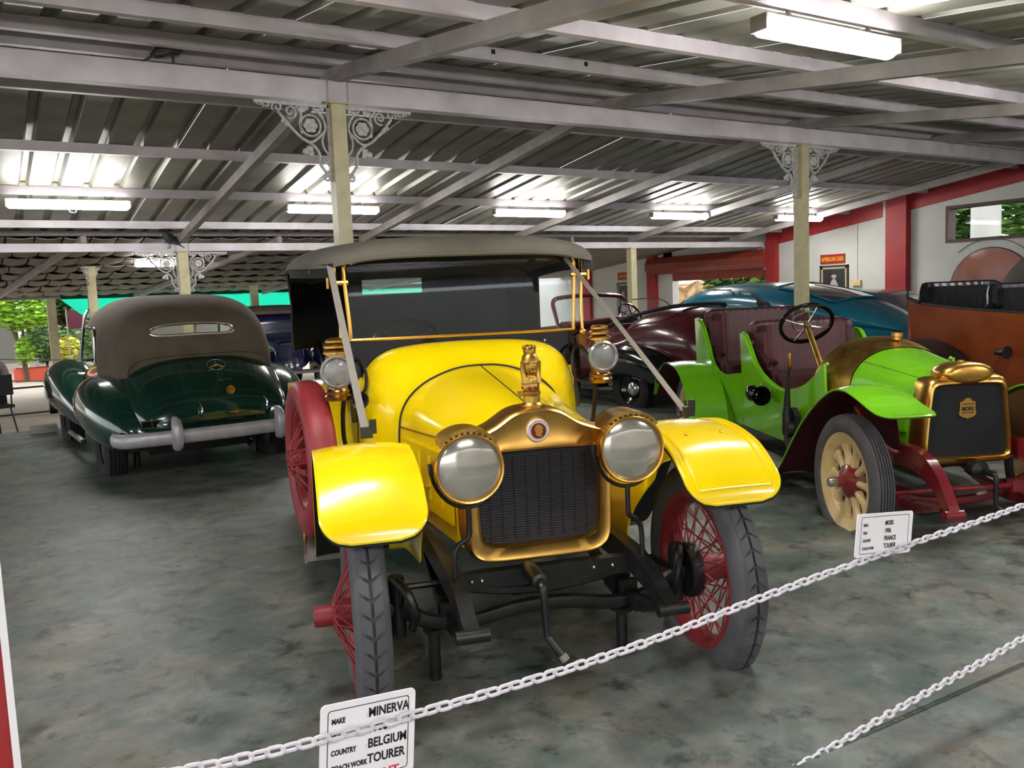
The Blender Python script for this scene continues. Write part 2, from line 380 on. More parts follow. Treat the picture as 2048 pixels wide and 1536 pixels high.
post(-2.82, 6.4, 3.12, .115, 'cream square post left of the dark green cabriolet')
post(2.48, 12.45, 2.388, .13, 'cream post with iron brackets behind the brown cabriolet top', bs=.95)
post(7.78, 12.45, 2.388, .13, 'cream post seen through the right side of the yellow car windscreen', bs=.95)
post(10.43, 12.45, 2.388, .13, 'slim cream post in front of the red roller shutter', False)
post(1.62, 15.2, 2.33, .13, 'cream post at the left end of the brown cabriolet top', bs=.5, rz=pi / 3)
post(2.86, 14.3, 2.38, .1, 'thin cream post just right of the bracketed post behind the brown top', False)
post(1.32, 19.55, 1.92, .16, 'cream eave post beside the bright green bush and net', False)
post(4.95, 18.0, 2.02, .14, 'cream post in front of the green net right of the brown top', False)
# wall on the right with pillars, window strip and doorway
w = MB()
def wbox(y0, y1, z0, z1, x0=XW, x1=XW + .2): w.box(((x0 + x1) / 2, (y0 + y1) / 2, (z0 + z1) / 2), (x1 - x0, y1 - y0, z1 - z0))
def wslope(y0, y1, z0):    # from z0 to the roof underside
    vs = [(XW + dx, y, z) for dx in (0, .2) for y, z in ((y0, z0), (y1, z0), (y1, roofz(y1)), (y0, roofz(y0)))]
    w.add(vs, [(0, 1, 2, 3), (7, 6, 5, 4), (0, 4, 5, 1), (1, 5, 6, 2), (2, 6, 7, 3), (3, 7, 4, 0)])
WZ0, WZ1, WY0, WY1 = 2.24, 2.75, 5.4, 8.52
wslope(-4, WY0, 0); wbox(WY0, WY1, 0, WZ0); wslope(WY0, 6.4, WZ1); wslope(6.4, WY1, WZ1); wslope(WY1, 12.3, 0)
wbox(12.3, 15.55, 2.3, 2.7); wbox(15.25, 24, 0, 2.7)
wall = struct('wall_right', w, 'wall_white', smooth=0)
for i, (y, wd, zt, pr) in enumerate(((9.37, .4, roofz(9.37) - .02, .14), (12.2, .24, roofz(12.2) - .02, .12), (15.9, .3, 2.66, .1), (18.5, .3, 2.66, .1))):
    b = MB(); b.box((XW - pr / 2, y, zt / 2), (pr, wd, zt)); struct('trim_%d' % (i + 1), b, 'wall_red', smooth=0)
b = MB()
for y0, y1 in ((6.4, 9.17), (9.57, 12.08)):
    vs = [(XW - .03 + dx, y, roofz(y) - dz) for dx in (0, .028) for y, dz in ((y0, .01), (y1, .01), (y1, .3), (y0, .3))]
    b.add(vs, [(0, 1, 2, 3), (7, 6, 5, 4), (0, 4, 5, 1), (1, 5, 6, 2), (2, 6, 7, 3), (3, 7, 4, 0)])
struct('trim_5', b, 'wall_red', smooth=0)
b = MB(); b.box((XW - .06, 9.6, 1.5), (.12, .06, 3.0)); struct('trim_6', b, 'wall_white', smooth=0)
# window strip: brown frame, open to the trees
b = MB()
for y0, y1, z0, z1 in ((WY0, WY1, WZ0 - .05, WZ0), (WY0, WY1, WZ1, WZ1 + .05), (WY1 - .05, WY1, WZ0, WZ1), (WY0, WY0 + .05, WZ0, WZ1)):
    b.box((XW + .08, (y0 + y1) / 2, (z0 + z1) / 2), (.22, y1 - y0, z1 - z0))
win = struct('window_1', b, 'wood_brown', smooth=0)
g = MB(); g.box((XW + .1, (WY0 + WY1) / 2, (WZ0 + WZ1) / 2), (.006, WY1 - WY0 - .1, WZ1 - WZ0)); put('pane', g, 'glass_clean', win, smooth=0)
# roller shutter over the doorway
b = MB(); prof = [(0, 2.36), (-.16, 2.33), (-.24, 2.2), (-.24, 2.06), (-.14, 1.97), (0, 1.95)]
b.loft([[(XW + x, y, z) for x, z in prof] for y in (12.32, 15.95)]); door = struct('door_1', b, 'shutter', smooth=0)
for k in range(5):
    b = MB(); z = 1.935 - .035 * k; b.box((XW + .02, 13.78, z), (.03 + .012 * (k % 2), 2.92, .036)); put('shutter_slat', b, 'shutter', door, smooth=0)
for y in (12.42, 15.5):
    b = MB(); b.box((XW + .06, y, .95), (.06, .06, 1.9)); put('guide_rail', b, 'shutter', door, smooth=0)
o = put('bracket', BR, None, door, loc=(XW - .08, 12.36, 2.4), rot=(0, 0, pi / 2)); o.scale = (.75, 1, .85)
# lower tiled roof beyond the far beam
def tz(y): return 2.66 - (y - 12.6) * .095
b = MB(); b.sheet([[(x, y, tz(y) + .05) for x in (-9, 3, XW)] for y in (12.55, 16, 19.8)], .02); troof = struct('ceiling_tiled', b, 'tile', smooth=0)
tm = MB(); tm.sheet([[(a * .31, 0 + q, .004 * sin(a * pi) + .03 * (abs(a - .5) * 2) ** 2 - .03 + (.035 if q > .5 else 0)) for a in (0, .2, .4, .6, .8, 1)] for q in (0, .45, .88)], .012)
tme = tm.mesh('roof_tile'); tme.materials.append(MT['tile'])
for r in range(8):
    y = 12.75 + r * .86
    for k in range(37):
        put('roof_tile', tme, None, troof, loc=(-3.2 + k * .33 + (r % 2) * .1, y, tz(y + .45) - .012 + random.uniform(-.004, .004)), rot=(-.095, 0, random.uniform(-.02, .02)))
for x in (-2.2, .3, 2.9, 5.6, 8.2):
    b = MB(); b.bar((x + 1.0, 12.6, tz(12.6) - .1), (x, 19.6, tz(19.6) - .1), .07, .09); put('rafter', b, 'rafter', troof, smooth=0)
b = MB(); b.box((-2.6, 19.6, 1.95), (8.2, .1, .11)); put('eave_beam', b, 'rafter', troof, smooth=0)
# ---------------------------------------------------------------- tube lights
def tube_light(x, y, z, L, label, cord=False):
    t = thing('tube_light', label, 'light', (x, y, z), 0, 'fluorescent tube lights under the roof')
    h = MB(); h.box((0, 0, .035), (L, .09, .03)); put('housing', h, 'iron_white', t, smooth=0)
    prof = [(.07 * cos(a), .068 * sin(a)) for a in [pi + pi * i / 10 for i in range(11)]]
    d = MB(); d.loft([[(xx, p * k, .018 + q * k) for p, q in prof] for xx, k in ((-L / 2 + .012, .8), (-L / 2 + .03, 1), (L / 2 - .03, 1), (L / 2 - .012, .8))]); put('diffuser', d, 'tube_light', t)
    for sg in (-1, 1):
        e = MB(); e.box((sg * (L / 2 - .003), 0, .012), (.02, .1, .075)); put('end_cap', e, 'rafter', t, smooth=0)
    for sg in (-1, 1):
        e = MB(); e.box((sg * L * .3, 0, .07), (.02, .02, .05)); put('hanger', e, 'rafter', t, smooth=0)
    if cord:
        e = MB(); e.tube(catmull([(-.02, 0, -.03), (.0, 0, -.075), (.05, 0, -.08), (.07, 0, -.03)], 10), .004, 5); put('cord_loop', e, 'iron_white', t)
zf, zn = roofz(10.42, 3.382) - .095, roofz(2.92, 3.382) - .095
tube_light(.97, 10.42, zf, 1.19, 'long white tube light at the far left above the green cabriolet', True)
tube_light(3.93, 10.42, zf, 1.19, 'white tube light half hidden by the bracketed post behind the yellow car')
tube_light(6.87, 10.42, zf, 1.19, 'white tube light above the right half of the yellow car canopy')
tube_light(9.75, 10.42, zf, 1.19, 'white tube light above the blue fastback, left of the right post')
tube_light(12.6, 10.42, zf, 1.19, 'white tube light partly hidden by the right post')
tube_light(3.77, 2.92, zn, 1.02, 'large near tube light at the upper right under the roof')
for x, q in ((.87, 'nearest left of the big one'), (-2.03, 'farthest to the left'), (6.67, 'nearest right of the big one'), (9.57, 'farthest to the right')):
    tube_light(x, 2.92, zn, 1.02, 'tube light of the near row above the frame, ' + q)
for x, q in ((.87, 'second from the left'), (-2.03, 'leftmost'), (3.77, 'third from the left'), (6.67, 'rightmost')):  # row added out of view to brighten surfaces facing the viewer
    tube_light(x, -.5, roofz(-.5, 3.382) - .095, 1.02, 'tube light of the unseen fill row added behind the viewer, ' + q)
tube_light(2.5, 14.6, tz(14.6) - .14, .62, 'small tube light under the tiled roof behind the iron brackets')
# ================================================================ wheels
def tyre_mb(R, wd, grooves=(), tread=False, ribs=0):
    h = wd / 2; mb = MB()
    prof = [(R - wd * .98, -h * .72), (R - wd * .8, -h * .95), (R - wd * .5, -h * 1.04), (R - wd * .2, -h * .95), (R - wd * .06, -h * .72)]
    if ribs:
        n = ribs * 2 + 1
        for i in range(n):
            x = -h * .66 + h * 1.32 * i / (n - 1); e = .012 if i % 2 else 0
            q = R - wd * .05 * (x / h / .66) ** 2 - e; d = h * .66 / n * .8; prof += [(q, x - d), (q, x + d)]
    else: prof += [(R - wd * .015, -h * .4), (R - .012 if tread else R, -h * .06), (R - .012 if tread else R, h * .06), (R - wd * .015, h * .4)]
    prof += [(a, -b) for a, b in reversed(prof[:5])]
    mb.lathe(prof, axis='X', n=64, cap=False)
    if tread:
        N = 44
        for sg in (-1, 1):
            for k in range(N):
                a0 = 2 * pi * k / N; da = 2 * pi / N * .8; vs = []
                for rr in (R - .01, R + .006):
                    for hh, sh in ((.09 * h, 0), (.62 * h, .5)):
                        for q in (0, 1):
                            a = a0 + da * (q + sh); vs.append((sg * hh, (rr - (.006 if sh else 0)) * cos(a), (rr - (.006 if sh else 0)) * sin(a)))
                mb.add(vs, [(0, 1, 3, 2), (4, 6, 7, 5), (0, 4, 5, 1), (2, 3, 7, 6), (0, 2, 6, 4), (1, 5, 7, 3)])
    return mb
def wire_wheel(parent, loc, flip, R=.44, wd=.125, tyre='tyre', single=True, name='wheel', tread=True, yaw=0.):
    rr = R - wd
    rim = MB(); rim.lathe([(rr - .012, -.048), (rr + .012, -.052), (rr + .014, -.04), (rr - .02, -.025), (rr - .03, 0), (rr - .02, .025), (rr + .014, .04), (rr + .012, .052), (rr - .012, .048), (rr - .04, .012), (rr - .04, -.012), (rr - .012, -.048)], axis='X', n=56, cap=False)
    o = put(name, rim, 'red_paint', parent, loc, (0, 0, (pi if flip else 0) + yaw))
    put('tyre', tyre_mb(R, wd, tread=tread), tyre, o)
    hub = MB(); hub.lathe([(.0, .19), (.035, .19), (.04, .18), (.042, .12), (.058, .115), (.062, .1), (.055, .08), (.062, .0), (.075, -.03), (.085, -.06), (.085, -.07), (.04, -.075), (0, -.075)], axis='X', n=20, cap=False); hb = put('hub', hub, 'red_paint', o); hb.scale = (1 if tread else .6, 1, 1)
    types = []
    for h0, r0, h1, lean in ((.115, .055, .012, .5), (.115, .055, .012, -.5), (-.06, .08, -.012, .42), (-.06, .08, -.012, -.42)):
        types.append(MB().tube([(h0, r0 * cos(lean), r0 * sin(lean)), (h1, rr - .03, 0)], .0036, 5).mesh('spoke'))
    for me in types: me.materials.append(MT['red_paint'])
    if single:
        for i, me in enumerate(types):
            for k in range(15): put('spoke', me, None, o, rot=(2 * pi * (k + i * .25) / 15, 0, 0))
    else:
        sp = MB()
        for i, me in enumerate(types):
            for k in range(15):
                M = Matrix.Rotation(2 * pi * (k + i * .25) / 15, 3, 'X'); sp.add([M @ v.co for v in me.vertices], [tuple(p.vertices) for p in me.polygons])
        tag(put('wire_spokes', sp, 'red_paint', o), kind='stuff')
    return o
def artillery_wheel(parent, loc, flip, R=.41, wd=.125):
    rr = R - wd; rim = MB(); rim.lathe([(rr - .0, -.05), (rr + .015, -.055), (rr + .015, .055), (rr, .05), (rr - .05, .03), (rr - .06, 0), (rr - .05, -.03), (rr, -.05)], axis='X', n=48, cap=False)
    o = put('wheel', rim, 'cream', parent, loc, (0, 0, pi if flip else 0)); put('tyre', tyre_mb(R, wd, ribs=5), 'tyre', o)
    sp = MB()
    sp.loft([[(x * k, y, z * q) for x, z in ((-.02, -.02), (0, -.028), (.02, -.02), (.028, 0), (.02, .02), (0, .028), (-.02, .02), (-.028, 0))] for y, k, q in ((.07, 1, .75), (.15, .8, .8), (rr - .1, .8, .9), (rr - .045, 1, 2.0))])
    me = sp.mesh('spoke'); me.materials.append(MT['cream'])
    for k in range(10): put('spoke', me, None, o, rot=(2 * pi * k / 10, 0, 0))
    hub = MB(); hub.lathe([(0, .1), (.03, .1), (.036, .06), (.075, .05), (.1, .035), (.1, -.035), (.05, -.06), (0, -.06)], axis='X', n=24, cap=False); put('hub', hub, 'red_gloss', o)
    c = MB(); c.lathe([(0, .15), (.026, .15), (.03, .135), (.03, .1)], axis='X', n=16, cap=False); put('hub_cap', c, 'aluminium', o)
    return o
def disc_wheel(parent, loc, flip, R=.35, wd=.16, cap='chrome', rimm='silver', tyre='tyre_dark'):
    rr = R - wd * .75; rim = MB(); rim.lathe([(0, .0), (rr * .5, .01), (rr * .62, -.01), (rr * .85, .02), (rr, .05), (rr + .02, .055), (rr + .02, -.05), (rr, -.05)], axis='X', n=40, cap=False)
    o = put('wheel', rim, rimm, parent, loc, (0, 0, pi if flip else 0)); put('tyre', tyre_mb(R, wd, ribs=4), tyre, o)
    c = MB(); c.lathe([(0, .06), (rr * .3, .05), (rr * .5, .02), (rr * .55, 0)], axis='X', n=28, cap=False); put('hub_cap', c, cap, o)
    return o
# ================================================================ yellow tourer
YC = thing('touring_car', 'bright yellow vintage touring car with brass radiator, brass headlamps and grey canvas top', 'car', (1.842, 2.803, 0), radians(-17.5))
def yp(name, mb, m, parent=None, **k): mb.T = mb.T or SL; return put(name, mb, m, parent or YC, **k)
WR = .44
fw = [wire_wheel(YC, (sg * .71, 0, WR), sg < 0, single=True) for sg in (-1, 1)]
rw = [wire_wheel(YC, (sg * .71, 3.15, WR), sg < 0, single=False) for sg in (-1, 1)]
spare = wire_wheel(YC, (-.855, 1.45, .79), True, R=.42, wd=.15, tyre='red_paint', single=False, name='spare_wheel', tread=False, yaw=radians(9))
# chassis
for sg in (-1, 1):
    m = MB(SL); pts = [(.42, .452), (.36, .462), (.25, .505), (.1, .535), (-.1, .545), (-3.7, .545)]
    m.loft([[(sg * .375 + dx, u, z + dz * hh) for dx, dz in ((-.028, -.5), (.028, -.5), (.028, .5), (-.028, .5))] for (u, z), hh in zip(pts, (.05, .06, .08, .1, .1, .1))]); fr = yp('frame_rail', m, 'black_iron', smooth=30)
    c = MB(SL); c.lathe([(.0, -.06), (.024, -.06), (.024, .06), (0, .06)], (sg * .375, .42, .452), 'X', 14, cap=False); yp('spring_eye', c, 'black_iron', fr)
    sp = None
    for k in range(5):
        hl = .5 - k * .08; m = MB(SL); g = []
        for i in range(9):
            q = -1 + 2 * i / 8; g.append([(sg * .375 + dx, -.06 + q * hl, .372 - k * .012 + .09 * (q * hl / .5) ** 2) for dx in (-.024, .024)])
        m.sheet(g, .011); o = yp('leaf_spring' if sp is None else 'spring_leaf', m, 'black_iron', sp, smooth=0); sp = sp or o
    for u in (-.02, -.1):
        m = MB(SL); m.box((sg * .375, u, .37), (.075, .03, .11)); yp('u_bolt', m, 'black_iron', sp, smooth=0)
m = MB(SL); m.tube(catmull([(-.63, 0, .44), (-.56, 0, .42), (-.46, 0, .365), (-.3, 0, .345), (-.1, 0, .375), (.1, 0, .375), (.3, 0, .345), (.46, 0, .365), (.56, 0, .42), (.63, 0, .44)], 34), .032, 8, flat=.7); yp('front_axle', m, 'black_iron')
m = MB(SL); m.tube([(-.56, -.17, .455), (.56, -.17, .455)], .014, 8); yp('tie_rod', m, 'black_iron')
for sg in (-1, 1):
    m = MB(SL); m.lathe([(0, -.12), (.03, -.12), (.034, -.08), (.026, 0), (.034, .08), (.03, .12), (0, .12)], (sg * .585, 0, .44), 'Z', 12, cap=False)
    m.tube(catmull([(sg * .585, .03, .55), (sg * .555, .09, .52), (sg * .53, .11, .44), (sg * .54, .07, .37)], 12), .018, 7); m.tube([(sg * .56, -.02, .46), (sg * .545, -.17, .455)], .015, 6)
    k = yp('steering_knuckle', m, 'black_iron')
    m = MB(SL); m.lathe([(0, -.03), (.1, -.03), (.115, -.015), (.115, .02), (.06, .03), (0, .03)], (sg * .645, 0, .44), 'X', 24, cap=False); yp('brake_drum', m, 'black_iron', k)
m = MB(SL); m.box((0, .03, .515), (.7, .05, .07)); m.tube(catmull([(-.36, .02, .5), (-.2, .04, .475), (0, .05, .465), (.2, .04, .475), (.36, .02, .5)], 14), .022, 6); cm = yp('cross_member', m, 'black_iron', smooth=30)
for i in range(9):
    m = MB(SL); m.lathe([(0, -.008), (.03, -.008), (.03, .008), (0, .008)], (-.12 + i * .024, .0, .455), 'X', 10, cap=False); yp('gear_tooth', m, 'black_iron', cm)
for s in (-.3, -.26, .2, .28):
    m = MB(SL); m.ball((s, .06, .52), .009, 8, 5); yp('bolt', m, 'aluminium', cm)
m = MB(SL); m.lathe([(0, -.07), (.03, -.07), (.034, 0), (.03, .12), (.018, .125), (.018, .16), (0, .16)], (-.07, .1, .545), 'Y', 14, cap=False); m.tube(catmull([(-.07, .22, .545), (-.075, .262, .54), (-.072, .27, .5), (-.066, .275, .37), (-.06, .28, .345), (-.03, .3, .3), (-.012, .31, .275)], 22), .0145, 8); cr = yp('starting_crank', m, 'black_iron')
m = MB(SL); m.tube([(-.02, .305, .288), (-.008, .313, .268)], .0175, 8); yp('crank_grip', m, 'strap', cr)
# radiator
def polar(poly, c, n):
    out = []; m = len(poly)
    for i in range(n):
        a = -pi / 2 + 2 * pi * i / n; d = Vector((cos(a), sin(a))); best = None
        for k in range(m):
            p, q = Vector(poly[k]) - Vector(c), Vector(poly[(k + 1) % m]) - Vector(c); e = q - p; det = d.x * -e.y + e.x * d.y
            if abs(det) < 1e-12: continue
            t = (p.x * -e.y + e.x * p.y) / det; s = (d.x * p.y - d.y * p.x) / det
            if t > 0 and -1e-6 <= s <= 1 + 1e-6: best = t if best is None else max(best, t)
        out.append((c[0] + d.x * best, c[1] + d.y * best))
    return out
def smooth_poly(half, n=22): q = [tuple(v[:2]) for v in catmull([(a, b, 0) for a, b in half], n)]; return mirror(q)
def ins(poly, c, e): return [(c[0] + (a - c[0]) * (1 - e / max(.05, math.hypot(a - c[0], b - c[1]))), c[1] + (b - c[1]) * (1 - e / max(.05, math.hypot(a - c[0], b - c[1])))) for a, b in poly]
RH = [(0, .562), (.12, .563), (.22, .57), (.272, .6), (.292, .66), (.297, .8), (.299, .95), (.297, 1.04), (.285, 1.073), (.24, 1.085), (.17, 1.112), (.1, 1.158), (.045, 1.174), (0, 1.176)]
RH = [(a * 1.035, b) for a, b in RH]; RC = (0, .82); N = 120
out_p = polar(smooth_poly(RH, 40), RC, N)
IH = [(0, .635), (.1, .635), (.18, .637), (.225, .652), (.243, .7), (.247, .8), (.249, .95), (.249, 1.0), (.246, 1.006), (.12, 1.008), (0, 1.008)]
in_p = polar(mirror(IH), RC, N)
m = MB(SL)
m.loft([[(a, u, b) for a, b in P] for P, u in ((out_p, -.14), (out_p, -.01), (ins(out_p, RC, .006), .012), (ins(out_p, RC, .014), .02), (ins(out_p, RC, .022), .014), (ins(in_p, RC, -.012), .014), (ins(in_p, RC, -.004), .022), (in_p, .012), (in_p, -.03))], True, False); rad = yp('radiator_shell', m, 'brass', smooth=50)
m = MB(SL); m.loft([[(a, u, b) for a, b in ins(in_p, RC, -.003)] for u in (-.1, -.008)]); yp('radiator_core', m, 'core_fins', rad, smooth=0)
for k in range(9):
    m = MB(SL); s = -.2 + k * .05; m.box((s, -.007, .82), (.0025, .004, .34)); yp('core_tube', m, 'core', rad, smooth=0)
# badge: white ring, red centre, gilt head, letters
BC = (0, .03, 1.082)
m = MB(SL); m.lathe([(0, -.012), (.046, -.012), (.046, .0), (.043, .004), (.0, .004)], (0, .022, 1.085), 'Y', 32, cap=False); bad = yp('badge', m, 'white_enamel', rad)
m = MB(SL); m.lathe([(0, 0), (.031, 0), (.031, .003), (0, .003)], (0, .0265, 1.085), 'Y', 28, cap=False); yp('badge_centre', m, 'red_enamel', rad)
m = MB(SL); m.prism([(-.004, -.022), (.012, -.024), (.01, -.012), (.016, -.004), (.014, .004), (.018, .008), (.012, .02), (0, .025), (-.012, .02), (-.018, .006), (-.012, -.006), (-.014, -.014)], lambda a, b, t: (a, t, 1.085 + b), .029, .033); yp('badge_head', m, 'gold', rad)
lt = MB(SL)
for i, ch in enumerate('MINERVA'):
    a = radians(150 - i * 20); c = V(.0385 * cos(a), .0385 * sin(a)); q = a - pi / 2
    t = text_mb(ch, .013, lambda x, y, tt: (c.x + x * cos(q) - (y - .0045) * sin(q), .0285 + tt, 1.085 + c.y + x * sin(q) + (y - .0045) * cos(q)), align='CENTER'); lt.add(t.v, t.f)
yp('badge_letters', lt, 'photo_mid', rad, smooth=0)
# mascot: helmeted bust on the filler cap
m = MB(SL); m.lathe([(0, 1.165), (.043, 1.165), (.044, 1.18), (.034, 1.19), (.033, 1.215), (.037, 1.22), (.037, 1.232), (0, 1.232)], (0, -.055, 0), 'Z', 20, cap=False); m.box((-.045, -.055, 1.225), (.022, .02, .02)); fc = yp('filler_cap', m, 'brass_dull')
m = MB(SL); m.lathe([(.03, 1.23), (.034, 1.235), (.034, 1.262), (.03, 1.268)], (0, -.055, 0), 'Z', 6, cap=True); yp('cap_collar', m, 'brass_dull', fc)
for a in (-1.9, -1.05, .2): 
    m = MB(SL); m.ball((.032 * cos(a + pi), -.055 - .032 * sin(a), 1.249), .009, 8, 5, (1, 1, 1)); yp('enamel_heart', m, 'red_enamel', fc)
m = MB(SL)
def oval(z, rx, ry, cu=0., n=14): return [(rx * cos(2 * pi * j / n), -.055 + cu + ry * sin(2 * pi * j / n), z) for j in range(n)]
m.loft([oval(1.262, .031, .026), oval(1.276, .033, .027), oval(1.288, .028, .025), oval(1.296, .021, .021), oval(1.303, .02, .021, .002), oval(1.309, .023, .026, .004), oval(1.32, .027, .03, .004), oval(1.338, .03, .033, .002), oval(1.347, .031, .034), oval(1.35, .036, .039), oval(1.358, .036, .039, -.002), oval(1.368, .033, .036, -.003), oval(1.378, .028, .032, -.004), oval(1.386, .02, .024, -.004)])
m.loft([oval(1.375, .02, .03, -.008), oval(1.39, .024, .034, -.01), oval(1.403, .026, .034, -.012), oval(1.413, .022, .03, -.014), oval(1.418, .012, .018, -.014)])
for k in range(7): m.ball((.021 * cos(k * .9), -.065 + .028 * sin(k * .9), 1.409), .009, 7, 5, (1, 1, 1.2))
m.ball((0, -.02, 1.33), .007, 6, 5, (.7, 1, 1.6)); m.ball((0, -.022, 1.314), .006, 6, 4, (1.7, 1, .6)); m.ball((0, -.092, 1.315), .02, 10, 8, (1.2, .8, 2.2))
for sg in (-1, 1):
    m.ball((sg * .011, -.023, 1.339), .005, 6, 4, (1.3, .6, .7)); m.tube(catmull([(sg * .03, -.05, 1.352), (sg * .03, -.055, 1.32), (sg * .028, -.052, 1.29), (sg * .03, -.045, 1.264)], 10), .0125, 7)
yp('mascot', m, 'brass_dull', smooth=60)
# bonnet
HF = [(.287, .6), (.292, .78), (.294, .93), (.294, 1.03), (.283, 1.068), (.24, 1.082), (.17, 1.11), (.1, 1.155), (.045, 1.171), (0, 1.173)]
HB = [(.42, .6), (.425, .78), (.424, .9), (.42, .985), (.405, 1.06), (.36, 1.135), (.28, 1.2), (.17, 1.247), (.08, 1.266), (0, 1.27)]
CB = [(.585, .58), (.60, .78), (.598, .95), (.592, 1.08), (.57, 1.2), (.515, 1.29), (.42, 1.348), (.28, 1.372), (.13, 1.38), (0, 1.382)]
def ease(t): return t * t * (3 - 2 * t)
def prof_loft(A, B, u0, u1, n, ex=lambda t: t, d=0., sub=36):
    rings = []
    for i in range(n + 1):
        t = i / n; k = ex(t); h = [((1 - k) * a[0] + k * b[0] + (d if a[0] > .01 else 0), (1 - k) * a[1] + k * b[1] + d * .8) for a, b in zip(A, B)]
        rings.append([(a, u0 + (u1 - u0) * t, b) for a, b in smooth_poly(h, sub)])
    return rings
m = MB(SL); rings = prof_loft(HF, HB, -.13, -.995, 10); m.loft(rings, False, False); bon = yp('bonnet', m, 'yellow', smooth=60)
m = MB(SL); m.tube([r[len(r) // 2] + V(0, 0, .002) if isinstance(r[0], Vector) else (r[len(r) // 2][0], r[len(r) // 2][1], r[len(r) // 2][2] + .001) for r in rings], .003, 5); yp('centre_hinge', m, 'black_iron', bon)
for sg in (-1, 1):
    m = MB(SL); m.tube([(sg * ((1 - t) * .2955 + t * .4235), -.13 - .865 * t, (1 - t) * 1.035 + t * .99) for t in (0, .25, .5, .75, 1)], .004, 5); yp('side_hinge', m, 'brass_dull', bon)
    g = [];  # raised side panel
    for t in (.08, .3, .5, .7, .92):
        g.append([(sg * ((1 - t) * .293 + t * .424 + .005), -.13 - .865 * t, z) for z in (.68, .78, .88, .97 - .02 * t)])
    m = MB(SL); m.sheet(g, .01 * sg); yp('bonnet_side_panel', m, 'yellow', bon)
    for k in range(4):
        m = MB(SL); t = .25 + k * .17; m.box((sg * ((1 - t) * .293 + t * .424 + .01), -.13 - .865 * t, .83), (.012, .03, .2)); yp('louvre', m, 'yellow', bon)
m = MB(SL); m.tube([(a, -.998, b) for a, b in smooth_poly([(x + .003, z + .003) for x, z in HB], 30)], .0055, 6); yp('bonnet_seal', m, 'black_iron', bon)
m = MB(SL); m.loft(prof_loft(HB, CB, -1.0, -1.32, 10, lambda t: ease(t) ** .8, .004), False, False); cowl = yp('scuttle', m, 'yellow', smooth=60)
m = MB(SL); m.tube([(a, -1.322, b) for a, b in smooth_poly([(x + .004, z + .003) for x, z in CB], 34)], .006, 6); yp('scuttle_seal', m, 'black_iron', cowl)
m = MB(SL); m.prism([(-.635, .98), (-.645, 1.2), (-.64, 1.405), (.64, 1.405), (.645, 1.2), (.635, .98)], lambda a, b, t: (a, t, b), -1.345, -1.325); yp('dash_board', m, 'black_gloss', smooth=0)
for s, z in ((-.4, 1.35), (.44, 1.36), (.53, 1.25)):
    m = MB(SL); m.ball((s, -1.323, z), .008, 8, 5); yp('dash_screw', m, 'aluminium')
# windscreen
m = MB(SL); m.tube(catmull([(-.575, -1.345, 1.832), (-.61, -1.345, 1.825), (-.628, -1.345, 1.8), (-.63, -1.345, 1.75), (-.615, -1.33, 1.5), (-.612, -1.33, 1.413)], 26), .0105, 8)
m.tube(catmull([(.575, -1.345, 1.832), (.61, -1.345, 1.825), (.628, -1.345, 1.8), (.63, -1.345, 1.75), (.615, -1.33, 1.5), (.612, -1.33, 1.413)], 26), .0105, 8); m.tube([(-.615, -1.33, 1.414), (.615, -1.33, 1.414)], .0105, 8)
ws = yp('windscreen_frame', m, 'brass')
m = MB(SL); m.prism([(-.605, 1.42), (-.618, 1.79), (-.58, 1.828), (.58, 1.828), (.618, 1.79), (.605, 1.42)], lambda a, b, t: (a, -1.337 + t - .012 * (b - 1.42) / .4, b), -.003, .003); yp('pane', m, 'glass', ws, smooth=0)
